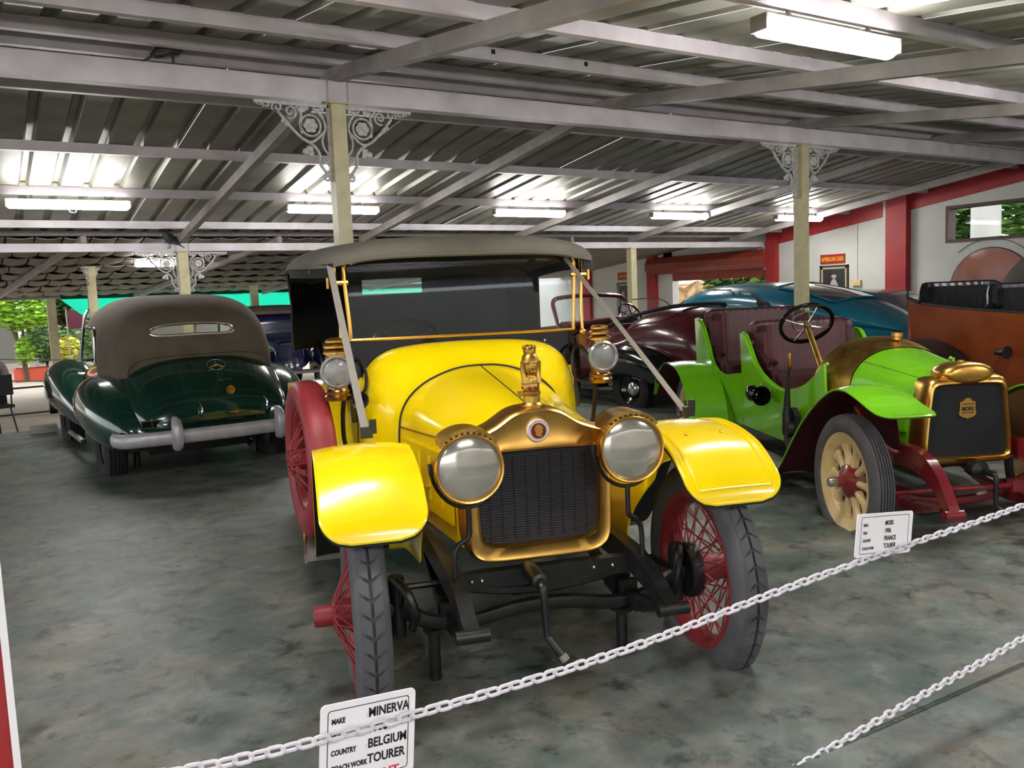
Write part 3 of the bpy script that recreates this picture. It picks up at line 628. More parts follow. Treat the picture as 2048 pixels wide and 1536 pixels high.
for sg in (-1, 1):
    m = MB(SL); m.tube([(sg * .665, -1.33, 1.40), (sg * .66, -1.335, 1.52), (sg * .672, -1.35, 1.7)], .0095, 8); m.ball((sg * .663, -1.325, 1.40), .022, 10, 6, (1, 1, .8)); m.box((sg * .655, -1.32, 1.345), (.04, .04, .08))
    st = yp('stanchion', m, 'brass')
    m = MB(SL); m.tube([(sg * .61, -1.345, 1.715), (sg * .70, -1.35, 1.715)], .014, 8); m.box((sg * .715, -1.35, 1.715), (.012, .012, .055)); yp('clamp_knob', m, 'brass', st)
    m = MB(SL); m.tube([(sg * .675, -1.35 + .022 * cos(k * pi / 10), 1.785 + .055 * sin(k * pi / 10)) for k in range(20)], .006, 6, closed=True); yp('hood_loop', m, 'brass', st)
    # carriage side lamp
    s0, u0, z0 = sg * .705, -1.17, 1.27
    m = MB(SL); m.lathe([(0, -.145), (.062, -.145), (.066, -.125), (.058, -.115), (.06, -.1), (.052, -.09), (.05, -.075), (.055, -.06), (.055, .07), (.05, .08), (.05, .09), (0, .09)], (s0, u0, z0), 'Z', 20, cap=False); lp = yp('side_lamp', m, 'bronze')
    for k, (zz, r) in enumerate(((.095, .062), (.125, .058), (.152, .048))):
        m = MB(SL); m.lathe([(r * .6, -.012), (r, -.006), (r, .004), (r * .8, .014), (r * .4, .018), (0, .018)], (s0, u0, z0 + zz), 'Z', 20, cap=False); yp('chimney_disc', m, 'brass_dull', lp)
    m = MB(SL); m.lathe([(.06, -.05), (.078, .03), (.084, .045), (.084, .058), (.074, .066), (.066, .058), (.066, .03)], (s0, u0, z0), 'Y', 28, cap=False); yp('lens_rim', m, 'lens_side', lp)
    m = MB(SL); m.lathe([(0, .062), (.03, .06), (.066, .052), (.066, .03)], (s0, u0, z0), 'Y', 24, cap=False); yp('lamp_lens', m, 'lens_side', lp)
    m = MB(SL); m.tube(catmull([(s0 - sg * .05, u0, z0 - .04), (s0 - sg * .085, u0 - .06, z0 + .05), (sg * .6, -1.3, z0 + .04)], 10), .012, 7); m.tube(catmull([(s0 - sg * .03, u0, z0 - .13), (s0 - sg * .02, u0 - .05, z0 - .25), (s0 - sg * .03, u0 - .1, z0 - .4), (sg * .6, -1.3, z0 - .5)], 12), .012, 7); yp('lamp_bracket', m, 'black_iron', lp)
    m = MB(SL); m.tube(catmull([(sg * .64, -1.28, 1.31), (sg * .585, -1.24, 1.315), (sg * .555, -1.2, 1.24), (sg * .575, -1.2, 1.15), (sg * .66, -1.2, 1.13)], 18), .009, 7); yp('gas_pipe', m, 'black_iron', lp)
    # acetylene headlamp
    s0, u0, z0 = sg * .317, .2, 1.005 + .01 * sg
    m = MB(SL); m.lathe([(0, -.165), (.05, -.16), (.09, -.135), (.105, -.1), (.108, -.02), (.122, -.015), (.13, 0), (.13, .012), (.126, .02), (.12, .018), (.118, 0)], (s0, u0, z0), 'Y', 40, cap=False); hl = yp('headlamp', m, 'brass')
    m = MB(SL); m.lathe([(0, .022), (.03, .0215), (.07, .016), (.105, .009), (.12, .002), (.12, -.01)], (s0, u0, z0), 'Y', 36, cap=False); yp('headlamp_lens', m, 'lens', hl, smooth=60)
    m = MB(SL); g = []
    for i in range(13):
        a = radians(40 + 100 * i / 12); r = .142 if 0 < i < 12 else .118; g.append([(s0 + r * cos(a), u0 + uu, z0 + r * sin(a)) for uu in (-.13, -.1, -.01, .005)])
    m.sheet(g, .006); m.sheet([[(s0 + r * cos(radians(40 + 100 * i / 12)), u0 + .003, z0 + r * sin(radians(40 + 100 * i / 12))) for r in (.12, .146)] for i in range(13)], .004); vh = yp('vent_hood', m, 'brass_dull', hl)
    for i in range(9):
        a = radians(52 + 76 * i / 8); m = MB(SL); m.ball((s0 + .132 * cos(a), u0 + .008, z0 + .132 * sin(a)), .005, 6, 4); yp('vent_hole', m, 'black_fabric', hl)
    for q in (-1, 1):
        m = MB(SL); m.box((s0 + q * .118, u0 - .05, z0), (.02, .045, .05)); yp('pivot_block', m, 'brass_dull', hl, smooth=0)
    m = MB(SL); m.tube([(s0 + .138 * cos(a), u0 - .05, z0 + .02 + .175 * sin(a)) for a in [pi + pi * i / 16 for i in range(17)]], .008, 7)
    m.tube(catmull([(s0, u0 - .05, z0 - .155), (s0, u0 - .05, z0 - .23), (s0 + sg * .005, u0 - .05, z0 - .27), (sg * .36, u0 - .06, z0 - .3), (sg * .375, u0 - .06, z0 - .345), (sg * .377, u0 - .06, z0 - .46)], 24), .0105, 8)
    m.lathe([(0, -.02), (.018, -.02), (.018, .02), (0, .02)], (sg * .377, u0 - .06, z0 - .46), 'Z', 12, cap=False); yp('lamp_fork', m, 'black_iron', hl)
# front wings: profile (u, z) from the front lip back to the running board
WP = [(.345, .80), (.325, .845), (.27, .905), (.17, .975), (.06, 1.012), (-.06, 1.032), (-.2, 1.033), (-.36, 1.0), (-.52, .92), (-.66, .80), (-.78, .65), (-.9, .5), (-1.02, .39), (-1.16, .345)]
wp = catmull([(0, u, z) for u, z in WP], 60)
def wing(sg, off=0., e=0.):
    g = []
    for i, p in enumerate(wp):
        t = i / 59; i0, i1 = .495 + e, .885 - e
        if sg < 0: i1 -= .025
        dl = sum((wp[k + 1] - wp[k]).length for k in range(i))
        if dl < .1: k = 1 - dl / .1; c = .1 * (1 - math.sqrt(max(0, 1 - k * k))); i0 += c; i1 -= c     # rounded front corners
        row = []
        for j in range(11):
            q = j / 10; s = i0 + (i1 - i0) * q; edge = abs(q - .5) * 2
            row.append((sg * s, p.y, p.z - off + .016 * (1 - edge ** 2) * min(1, dl / .25)))
        g.append(row)
    return g
for sg in (-1, 1):
    m = MB(SL); m.sheet(wing(sg), .006); wg = yp('front_wing', m, 'yellow', smooth=60)
    m = MB(SL); m.sheet(wing(sg, .012, -.004), .004); yp('wing_lining', m, 'black_fabric', wg)
    g = wing(sg); bead = [r[0] for r in reversed(g)] + g[0][1:-1] + [r[-1] for r in g]
    m = MB(SL); m.tube([(a, b, c + .002) for a, b, c in bead], .0065, 6); yp('wing_bead', m, 'yellow', wg)
    ib = [r[1] for r in reversed(g[5:])] + [(g[5][j][0], g[5][j][1], g[5][j][2]) for j in range(2, 9)] + [r[-2] for r in g[5:]]
    m = MB(SL); m.tube([(a, b, c + .001) for a, b, c in ib], .005, 6); yp('pressed_rib', m, 'yellow', wg)
    for q in (3, 7):
        m = MB(SL); p = g[18][q]; m.ball((p[0], p[1], p[2] + .002), .008, 8, 5, (1, 1, .4)); yp('rivet', m, 'brass', wg)
    # inner apron down to the frame
    top = [(u, z - .01) for u, z in [(p.y, p.z) for p in wp[13:57]]]; n = len(top); low = catmull([(0, .13, .93), (0, .1, .865), (0, .0, .79), (0, -.12, .69), (0, -.19, .6), (0, -.23, .53), (0, -.45, .5), (0, -.75, .45), (0, -1.08, .35)], n)
    m = MB(SL); m.sheet([[(sg * (.505 - .05 * k), u + (low[i].y - u) * k, z + (low[i].z - z) * k) for k in (0, .33, .66, 1)] for i, (u, z) in enumerate(top)], .005); yp('wing_apron', m, 'yellow', wg)
    # running board and rear wing
    m = MB(SL); m.box((sg * .73, -1.75, .335), (.36, 1.25, .03)); rb = yp('running_board', m, 'grey_board', smooth=0)
    m = MB(SL); m.box((sg * .915, -1.75, .335), (.012, 1.25, .045)); yp('board_edge', m, 'aluminium', rb, smooth=0)
    RP = catmull([(0, -2.3, .35), (0, -2.42, .48), (0, -2.52, .68), (0, -2.66, .86), (0, -2.85, .98), (0, -3.1, 1.04), (0, -3.35, 1.02), (0, -3.55, .9), (0, -3.66, .7), (0, -3.7, .5)], 26)
    m = MB(SL); m.sheet([[(sg * s, p.y, p.z + .01 * (1 - ((s - .76) / .2) ** 2)) for s in (.56, .66, .76, .86, .96)] for p in RP], .007); yp('rear_wing', m, 'yellow')
    # leather hood strap with buckle
    a = [V(-.70, -1.36, 1.83), V(-.665, -.9, 1.43), V(-.63, -.43, 1.035)] if sg < 0 else [V(.585, -1.36, 1.815), V(.73, -.9, 1.42), V(.86, -.42, 1.02)]
    g = []
    for p in catmull(a, 10):
        k = (1.83 - p.z) / .8; wv = V(.016, .004, .003) if sg < 0 else V(.002 + .014 * k, .014 * (1 - k), .008 * (1 - k)); g.append([p - wv, p + wv])
    m = MB(SL); m.sheet(g, .004); sto = yp('hood_strap', m, 'strap', smooth=0)
    m = MB(SL); m.box((a[2].x, a[2].y, a[2].z + .025), (.05, .03, .045)); m.box((a[2].x + .03, a[2].y - .03, a[2].z + .045), (.03, .02, .06)); yp('strap_buckle', m, 'black_iron', sto, smooth=0)
# body tub
def tubside(u):
    pts = [(-1.3, 1.22, .595), (-1.55, 1.08, .63), (-1.9, 1.06, .67), (-2.3, 1.12, .7), (-2.7, 1.27, .72), (-3.1, 1.33, .72), (-3.45, 1.33, .66)]
    for a, b in zip(pts, pts[1:]):
        if u <= a[0] and u >= b[0] - 1e-6:
            t = (a[0] - u) / (a[0] - b[0]); t2 = ease(t); return a[1] + (b[1] - a[1]) * t2, a[2] + (b[2] - a[2]) * t
    return pts[-1][1:]
us = [-1.3 - 2.15 * i / 26 for i in range(27)]
m = MB(SL); left = []
for u in us:
    zt, s = tubside(u); left.append([(-s + (.06 * (1 - k)) ** 1.5, u, .56 + (zt - .56) * k) for k in (0, .2, .45, .7, .88, 1)])
back = []
for a in range(1, 10):
    q = pi * a / 10; back.append([(-.66 * cos(q) * (.92 + .08 * k), -3.45 - .05 * sin(q), .56 + (1.33 - .56) * k) for k in (0, .2, .45, .7, .88, 1)])
right = [[(-p[0], p[1], p[2]) for p in r] for r in reversed(left)]
m.sheet(left + back + right, .025); body = yp('body_tub', m, 'yellow', smooth=60)
m = MB(SL); m.tube([r[-1] for r in left + back + right], .014, 7); yp('body_rail', m, 'leather_black', body)
m = MB(SL); m.box((0, -2.4, .57), (1.2, 2.1, .03)); yp('floor_board', m, 'black_fabric', body, smooth=0)
for u0, zt in ((-2.2, 1.25), (-3.15, 1.32)):
    m = MB(SL); m.box((0, u0 + .22, .83), (1.18, .5, .2)); sc = yp('seat_cushion', m, 'leather_black', smooth=0)
    g = []
    for i in range(29):
        s = -.6 + 1.2 * i / 28; g.append([(s, u0 - .1 * (z - .85) + .012 * abs(sin(i * pi / 2)), z) for z in (.85, 1.0, 1.15, zt)])
    m = MB(SL); m.sheet(g, .09); yp('seat_back', m, 'leather_black', sc)
# steering wheel
o = put('steering_wheel', MB().ring((0, 0, 0), .205, .013, 'Z', 36, 8), 'black_gloss', YC, (-.27, 1.74, 1.34), (radians(-52), 0, 0))
m = MB(); m.tube([(0, 0, -.02), (0, 0, -.6)], .018, 8); put('steering_column', m, 'brass_dull', o)
for k in range(4):
    m = MB(); a = pi / 4 + k * pi / 2; m.tube([(0, 0, -.03), (.2 * cos(a), .2 * sin(a), 0)], .007, 6); put('steering_spoke', m, 'black_iron', o)
# canvas top
CS = [(-1.27, .60, 1.845, 1.81), (-1.32, .70, 1.905, 1.795), (-1.45, .775, 1.938, 1.795), (-1.7, .86, 1.958, 1.805), (-2.0, .905, 1.968, 1.815), (-2.5, .925, 1.96, 1.815), (-3.0, .92, 1.925, 1.79), (-3.3, .89, 1.87, 1.74), (-3.45, .85, 1.79, 1.66)]
def arch(wd, zt, ze, n=25):
    out = []
    for i in range(n):
        a = pi * i / (n - 1); cx = cos(a); out.append((-wd * math.copysign(abs(cx) ** .62, cx), ze + (zt - ze) * sin(a) ** .85))
    return out
st = catmull([(c[0], c[1], c[2]) for c in CS], 28); se = catmull([(c[0], c[3], 0) for c in CS], 28)
m = MB(SL); g = []
for p, e in zip(st, se):
    sag = .008 * sin((p.x + 1.3) * 7); g.append([(a, p.x + .09 * (1 - (a / p.y) ** 2) * (1 if p.x > -1.6 else 0), b - sag * (1 - abs(a / p.y))) for a, b in arch(p.y, p.z, e.y)])
m.sheet(g, .02); can = yp('canvas_top', m, 'canopy', smooth=60)
m = MB(SL); m.tube([(a, b + .003, c - .004) for a, b, c in g[0]], .012, 7); yp('front_bow', m, 'canopy', can)
for idx in (8, 16, 22):
    m = MB(SL); m.tube([(a * .985, b, c - .025) for a, b, c in g[idx]], .014, 6); yp('hood_bow', m, 'wood_brown', can)
m = MB(SL)    # black valance under the edge, both sides
for sg in (0, -1):
    m.sheet([[(r[sg][0] * .985, r[sg][1], r[sg][2] + .02), (r[sg][0] * .98, r[sg][1], r[sg][2] - .05)] for r in g[3:]], .008)
yp('valance', m, 'black_fabric', can)
# rear curtain with celluloid window, wrapped round the rear quarters
cols = [(-.9, -2.75), (-.905, -2.95), (-.9, -3.15), (-.86, -3.32), (-.75, -3.4), (-.37, -3.43), (.09, -3.43), (.4, -3.42), (.75, -3.4), (.86, -3.32), (.9, -3.15), (.905, -3.0)]
rows = [1.28, 1.4, 1.55, 1.665, 1.845, 1.9]
def top_at(s, u): return 1.90 if abs(s) < .6 else 1.80
m = MB(SL)
for i in range(len(cols) - 1):
    for j in range(len(rows) - 1):
        if i == 5 and j == 3: continue
        q = [(cols[i + a][0], cols[i + a][1] + (.02 * ((i + a) % 2)), min(rows[j + b], top_at(*cols[i + a]) + .03)) for a, b in ((0, 0), (1, 0), (1, 1), (0, 1))]
        m.add(q, [(0, 1, 2, 3)])
rc = yp('rear_curtain', m, 'black_fabric', can)
m = MB(SL); m.box((-.14, -3.435, 1.755), (.47, .004, .185)); yp('rear_window', m, 'celluloid', rc, smooth=0)
m = MB(SL); m.sheet([[(-.915 + .01 * sin(z * 9), u, z) for z in (1.3, 1.45, 1.6, 1.8)] for u in (-2.1, -2.35, -2.6, -2.8)], .008); yp('side_curtain', m, 'black_fabric', can)
# bulb horn on the driver side
m = MB(SL); m.lathe([(0, -.16), (.02, -.155), (.032, -.12), (.02, -.09), (.012, -.08), (.012, .02), (.02, .05), (.038, .08), (.045, .085)], (-.6, -1.2, 1.12), 'Y', 16, cap=False); yp('bulb_horn', m, 'black_iron')
# stands under the front axle
for s, u, hgt, lab in ((-.455, -.02, .33, 'black pipe stand under the left end of the yellow car front axle'), (.335, -.02, .315, 'rusty pipe stand with round foot under the right of the yellow car front axle')):
    a = radians(-17.5); P = V(1.85 + s * cos(a) + u * sin(a), 2.80 + s * sin(a) - u * cos(a), 0)
    t = thing('axle_stand', lab, 'stand', P, 0, 'pipe stands under the cars')
    put('foot', MB().lathe([(0, 0), (.085, 0), (.085, .008), (.03, .014), (0, .014)], n=24, cap=False), 'black_iron', t); put('pipe', MB().lathe([(0, .01), (.024, .01), (.024, hgt - .02), (0, hgt - .02)], n=14, cap=False), 'black_iron', t)
    put('saddle', MB().box((0, 0, hgt - .012), (.06, .07, .02)), 'black_iron', t, smooth=0)
# ================================================================ lime green tourer
MC = thing('open_tourer', 'lime green open vintage tourer with brass radiator, brass scuttle tank and cream wheels', 'car', (5.03, 2.99, 0), radians(-26.2))
def mp(name, mb, m, parent=None, **k): mb.T = mb.T or SL; return put(name, mb, m, parent or MC, **k)
for sg in (-1, 1):
    for y in (0, 3.1): artillery_wheel(MC, (sg * .66, y, .41), sg < 0)
# red chassis with curved dumb irons
for sg in (-1, 1):
    pts = catmull([(0, .56, .315), (0, .52, .36), (0, .42, .47), (0, .28, .545), (0, .12, .57), (0, -.1, .56), (0, -.4, .55)], 20)
    m = MB(SL); m.loft([[(sg * .36 + dx, p.y, p.z + dz * (.035 + .03 * min(1, i / 8))) for dx, dz in ((-.03, -1), (.03, -1), (.03, 1), (-.03, 1))] for i, p in enumerate(pts)]); di = mp('dumb_iron', m, 'red_gloss', smooth=40)
    m = MB(SL); m.box((sg * .36, -1.9, .55), (.06, 3.1, .11)); mp('frame_rail', m, 'red_gloss', smooth=0)
    m = MB(SL); m.lathe([(0, -.055), (.03, -.055), (.03, .055), (0, .055)], (sg * .36, .55, .315), 'X', 14, cap=False); mp('spring_eye', m, 'red_gloss', di)
    sp = None
    for k in range(5):
        hl = .52 - k * .08; m = MB(SL); m.sheet([[(sg * .36 + dx, .03 + q * hl, .285 - k * .012 + .075 * (q * hl / .52) ** 2) for dx in (-.026, .026)] for q in [-1 + i / 4 for i in range(9)]], .011)
        o = mp('leaf_spring' if sp is None else 'spring_leaf', m, 'red_gloss', sp, smooth=0); sp = sp or o
    m = MB(SL); m.box((sg * .36, 0, .3), (.085, .12, .1)); mp('spring_clamp', m, 'red_gloss', sp, smooth=0)
    m = MB(SL); m.tube(catmull([(sg * .56, -.14, .84), (sg * .52, -.02, .7), (sg * .45, .05, .6), (sg * .36, .07, .58)], 14), .018, 7); mp('wing_stay', m, 'red_gloss')
m = MB(SL); m.tube(catmull([(-.6, 0, .41), (-.45, 0, .36), (-.3, 0, .28), (0, 0, .245), (.3, 0, .28), (.45, 0, .36), (.6, 0, .41)], 24), .03, 8, flat=.7); mp('front_axle', m, 'red_gloss')
m = MB(SL); m.tube([(-.55, .16, .36), (.55, .16, .36)], .016, 8); m.box((.3, .16, .36), (.1, .06, .07)); mp('tie_rod', m, 'red_gloss')
m = MB(SL); m.lathe([(0, -.05), (.05, -.05), (.055, .02), (.02, .05), (.02, .14), (0, .14)], (.02, .2, .48), 'Y', 14, cap=False); m.tube(catmull([(.02, .33, .48), (.02, .36, .46), (.02, .36, .38), (.025, .36, .3), (.05, .37, .275), (.1, .38, .262), (.13, .39, .27)], 20), .014, 8); mp('starting_crank', m, 'black_iron')
# brass radiator
G = [(0, .505), (.15, .505), (.255, .51), (.283, .53), (.287, .58), (.275, .75), (.258, .92), (.245, .985), (.215, 1.018), (.12, 1.025), (0, 1.026)]
GI = [(0, .55), (.15, .55), (.24, .552), (.252, .57), (.252, .62), (.24, .75), (.223, .9), (.212, .955), (.19, .975), (.1, .98), (0, .98)]
RC2 = (0, .77); op = polar(smooth_poly(G, 40), RC2, 100); ip = polar(smooth_poly(GI, 40), RC2, 100)
m = MB(SL); m.loft([[(a, u, b) for a, b in P] for P, u in ((ins(op, RC2, -.004), -.02), (ins(op, RC2, -.012), .06), (ins(op, RC2, -.002), .11), (ins(op, RC2, .014), .135), (ins(ip, RC2, -.012), .14), (ip, .125), (ip, .1))], True, False); mr = mp('radiator_shell', m, 'brass', smooth=60)
m = MB(SL); m.loft([[(a, u, b) for a, b in ins(ip, RC2, -.003)] for u in (.06, .112)]); mp('radiator_core', m, 'core', mr, smooth=0)
m = MB(SL); sec = [(-.02, .9), (.06, 1.), (.12, .9), (.15, .6)]
m.loft([[(.165 * k * cos(a) * (1 + .0 * u), u, 1.048 + .066 * k * sin(a)) for a in [2 * pi * i / 24 for i in range(24)]] for u, k in ((-.04, .7), (-.02, .92), (.04, 1), (.1, 1), (.14, .9), (.155, .6))]); tk = mp('header_tank', m, 'brass', mr, smooth=60)
m = MB(SL); m.lathe([(0, 0), (.035, 0), (.035, .008), (.018, .012), (.018, .03), (0, .032)], (0, .05, 1.09), 'Z', 16, cap=False); mp('filler_cap', m, 'brass', mr)
EM = [(0, .90), (.02, .893), (.028, .88), (.048, .876), (.05, .83), (.055, .80), (.03, .782), (.012, .78), (0, .772)]
m = MB(SL); m.prism([(a, b) for a, b in EM] + [(-a, b) for a, b in reversed(EM)][1:-1], lambda a, b, t: (a, t, b), .112, .122); em = mp('emblem', m, 'gold', mr, smooth=0)
t = text_mb('MORS', .036, lambda x, y, tt: (x, .1225 + tt, .822 + y), bold=.0008, align='CENTER', sx=.8); m = MB(SL); m.add(t.v, t.f); mp('emblem_letters', m, 'print_black', mr, smooth=0)
for z in (.863, .81):
    m = MB(SL); m.box((0, .1225, z), (.075, .002, .005)); mp('emblem_bar', m, 'print_black', mr, smooth=0)
# bonnet and brass scuttle tank
def sprof(hw, z0, zs, zt, p):
    return [(hw * .97, z0), (hw, (z0 + zs) / 2)] + [(hw * max(0, cos(t)) ** (2 / p), zs + (zt - zs) * sin(t) ** (2 / p)) for t in [pi / 2 * k / 9 for k in range(10)]]
MF, MB2, MB3 = sprof(.27, .56, .86, 1.036, 3.0), sprof(.37, .56, .84, 1.157, 2.3), sprof(.478, .54, .82, 1.218, 2.15)
m = MB(SL); m.loft(prof_loft(MF, MB2, -.0, -.6, 8), False, False); bn = mp('bonnet', m, 'green_paint', smooth=60)
for sg in (-1, 1):
    m = MB(SL); m.tube([(sg * (.2 + .07 * t), -.0 - .6 * t, 1.008 + .070 * t) for t in (0, .33, .66, 1)], .0035, 5); mp('hinge_line', m, 'leaf_dark', bn)
    m = MB(SL); m.sheet([[(sg * ((1 - t) * .265 + t * .372 + .004), -.6 * t, z) for z in (.68, .8, .9 + .03 * t)] for t in (.1, .5, .9)], .01 * sg); mp('bonnet_side_panel', m, 'green_paint', bn)
m = MB(SL); m.loft(prof_loft(MB2, MB3, -.6, -.93, 8, lambda t: ease(t) ** .7, .005), False, False); scu = mp('scuttle_tank', m, 'brass_dull', smooth=60)
m = MB(SL); m.loft([[(a, u, b) for a, b in smooth_poly(MB3, 30)] for u in (-.93, -.935)], True, True); mp('scuttle_board', m, 'brass_dull', scu, smooth=0)
m = MB(SL); m.lathe([(0, 1.2), (.03, 1.2), (.03, 1.222), (.04, 1.226), (.04, 1.25), (.0, 1.255)], (.06, -.76, 0), 'Z', 16, cap=False); mp('tank_cap', m, 'brass', scu)
# body sides with swept cut-outs
TOP = [(-.75, 1.06), (-.85, .985), (-1.0, .895), (-1.18, .835), (-1.35, .812), (-1.55, .84), (-1.75, .9), (-1.92, 1.0), (-2.03, 1.12), (-2.12, 1.205), (-2.2, 1.215)]
TOP2 = [(-2.21, .86), (-2.35, .845), (-2.55, .82), (-2.72, .84), (-2.85, .92), (-2.97, 1.08), (-3.08, 1.22), (-3.2, 1.3), (-3.3, 1.315)]
def side_s(u): return .46 + .05 * min(1, max(0, (-.75 - u) / .6)) + .04 * min(1, max(0, (-2.2 - u) / .8))
for sg in (-1, 1):
    for T, nm in ((TOP, 'body_side'), (TOP2, 'body_side')):
        tp = catmull([(0, u, z) for u, z in T], 26)
        m = MB(SL); m.sheet([[(sg * (side_s(p.y) - .03 * (1 - k)), p.y, .42 + (p.z - .42) * k) for k in (0, .25, .5, .75, .93, 1)] for p in tp], .02 * sg); bs = mp(nm, m, 'green_paint', smooth=60)
        m = MB(SL); m.tube([(sg * (side_s(p.y) - .01), p.y, p.z) for p in tp], .012, 6); mp('side_bead', m, 'green_paint', bs)
    m = MB(SL); m.box((sg * .485, -2.205, .82), (.04, .012, .76)); mp('side_pillar', m, 'green_paint', smooth=0)
    m = MB(SL); m.box((sg * .49, -1.6, .62), (.012, 1.1, .012)); mp('body_moulding', m, 'green_paint', smooth=0)
m = MB(SL); g = []
for i in range(19):
    a = pi * i / 18; g.append([(-.55 * cos(a), -3.3 - .22 * sin(a) ** .8, z) for z in (.42, .7, 1.0, 1.3)])
m.sheet(g, .02); mp('tail_panel', m, 'green_paint', smooth=60)
m = MB(SL); m.box((0, -2.1, .44), (.95, 2.7, .03)); mp('floor_board', m, 'black_fabric', smooth=0)
# pleated maroon seats
def seat(u0, zt, wd, curve, name):
    m = MB(SL); m.box((0, u0 + .3, .8), (wd * 1.9, .56, .2)); sc = mp('seat_cushion', m, 'leather_maroon', smooth=0)
    g = []; n = 61
    for i in range(n):
        q = -1 + 2 * i / (n - 1); e = .008 * abs(sin(i * pi / 4)); wrap = curve * max(0, abs(q) - .55) ** 2 / .2
        g.append([(q * wd, u0 + wrap + e - .12 * (z - .8) , .8 + (z - .8) * (1 - (.12 if abs(q) > .9 else 0))) for z in (.8, .95, 1.1, 1.22, zt - .05, zt)] )
    m = MB(SL); m.sheet(g, .1); sb = mp('seat_back', m, 'leather_maroon', sc, smooth=60)
    m = MB(SL); m.tube([(r[-1][0], r[-1][1] - .05, r[-1][2] - .01) for r in g], .055, 8); mp('seat_roll', m, 'leather_maroon', sc)
    for q in (-1, 1):
        m = MB(SL); m.sheet([[(q * (wd + .0), u0 + uu, z) for z in (.8, .9, 1.0, 1.12 - .2 * (uu / .5))] for uu in (0, .15, .3, .45)], .05 * q); mp('seat_wing', m, 'leather_maroon', sc)
seat(-2.14, 1.27, .45, .1, 'front'); seat(-3.2, 1.355, .5, .18, 'rear')
# wings: lime on top, maroon beneath
WM = catmull([(0, .60, .885), (0, .53, .88), (0, .4, .905), (0, .25, .95), (0, .1, .98), (0, -.05, .962), (0, -.213, .886), (0, -.36, .79), (0, -.505, .675), (0, -.67, .51), (0, -.834, .34), (0, -.95, .26)], 64)
def mwing(sg, off=0., e=0.):
    g = []
    for i, p in enumerate(WM):
        i0, i1 = .44 + e, .765 - e
        dl = sum((WM[k + 1] - WM[k]).length for k in range(i))
        if dl < .155: k = 1 - dl / .155; c = .125 * (1 - math.sqrt(max(0, 1 - k * k))); i0 += c; i1 -= c
        g.append([(sg * (i0 + (i1 - i0) * j / 8), p.y, p.z - off - (.03 if sg > 0 else 0) + .02 * (1 - (j / 4 - 1) ** 2) * min(1, dl / .3)) for j in range(9)])
    return g
for sg in (-1, 1):
    m = MB(SL); m.sheet(mwing(sg), .006); wg = mp('front_wing', m, 'green_paint', smooth=60)
    m = MB(SL); m.sheet(mwing(sg, .011, .004), .004); mp('wing_lining', m, 'maroon_flat', wg, smooth=60)
    g = mwing(sg); m = MB(SL); m.tube([r[0] for r in reversed(g)] + g[0][1:-1] + [r[-1] for r in g], .006, 6); mp('wing_bead', m, 'green_paint', wg)
    tp = [(p.y, p.z - .01) for p in WM[22:62]]; n = len(tp); low = catmull([(0, .08, .6), (0, -.2, .58), (0, -.45, .56), (0, -.75, .45), (0, -.93, .28)], n)
    m = MB(SL); m.sheet([[(sg * (.47 - .08 * k), u + (low[i].y - u) * k, z + (low[i].z - z) * k) for k in (0, .5, 1)] for i, (u, z) in enumerate(tp)], .005); mp('wing_apron', m, 'maroon_flat', wg)
    RW = catmull([(0, -2.42, .3), (0, -2.47, .5), (0, -2.58, .7), (0, -2.78, .85), (0, -3.02, .9), (0, -3.25, .885), (0, -3.5, .75), (0, -3.62, .55)], 24)
    m = MB(SL); m.sheet([[(sg * s, p.y, p.z + .012 * (1 - ((s - .73) / .18) ** 2)) for s in (.55, .64, .73, .82, .91)] for p in RW], .006); rwg = mp('rear_wing', m, 'green_paint', smooth=60)
    m = MB(SL); m.sheet([[(sg * s, p.y - .008, p.z - .012) for s in (.56, .73, .9)] for p in RW], .004); mp('wing_lining', m, 'maroon_flat', rwg)
    m = MB(SL); m.box((sg * .66, -1.68, .28), (.3, 1.48, .025)); mp('running_board', m, 'grey_board', smooth=0)
m = MB(SL); m.box((-.82, -1.6, .29), (.06, .14, .02)); m.lathe([(0, -.1), (.025, -.1), (.035, -.03), (.06, .0), (0, .0)], (-.84, -1.6, .28), 'Z', 12, cap=False); mp('step_bracket', m, 'white_enamel', smooth=30)
# steering, levers, horn
o = put('steering_wheel', MB().ring((0, 0, 0), .19, .017, 'Z', 40, 8), 'black_gloss', MC, (-.35, 1.3, 1.315), (radians(-48), radians(8), 0))
for k in range(4):
    a = k * pi / 2 + .1; put('steering_spoke', MB().tube([(0, 0, -.02), (.1 * cos(a), .1 * sin(a), -.015), (.185 * cos(a), .185 * sin(a), 0)], [.014, .009, .009], 7, flat=.6), 'aluminium', o)
put('steering_hub', MB().lathe([(0, -.04), (.028, -.04), (.032, 0), (.02, .015), (0, .018)], n=18, cap=False), 'aluminium', o)
put('throttle_quadrant', MB().ring((0, 0, .02), .1, .006, 'Z', 28, 6), 'aluminium', o); put('steering_column', MB().tube([(0, 0, -.03), (0, 0, -.62)], .022, 12), 'brass_dull', o)
m = MB(SL); m.tube(catmull([(-.6, -1.08, .52), (-.6, -1.08, .7), (-.605, -1.05, .9), (-.605, -1.02, 1.02)], 12), [.034] * 4 + [.028, .024, .02, .017, .015, .013, .012, .012], 8); lv = mp('brake_lever', m, 'black_iron')
m = MB(SL); m.lathe([(0, -.05), (.012, -.05), (.016, -.03), (.014, .0), (.018, .03), (.012, .055), (0, .058)], (-.605, -1.015, 1.07), 'Z', 12, cap=False); mp('lever_grip', m, 'bronze', lv)
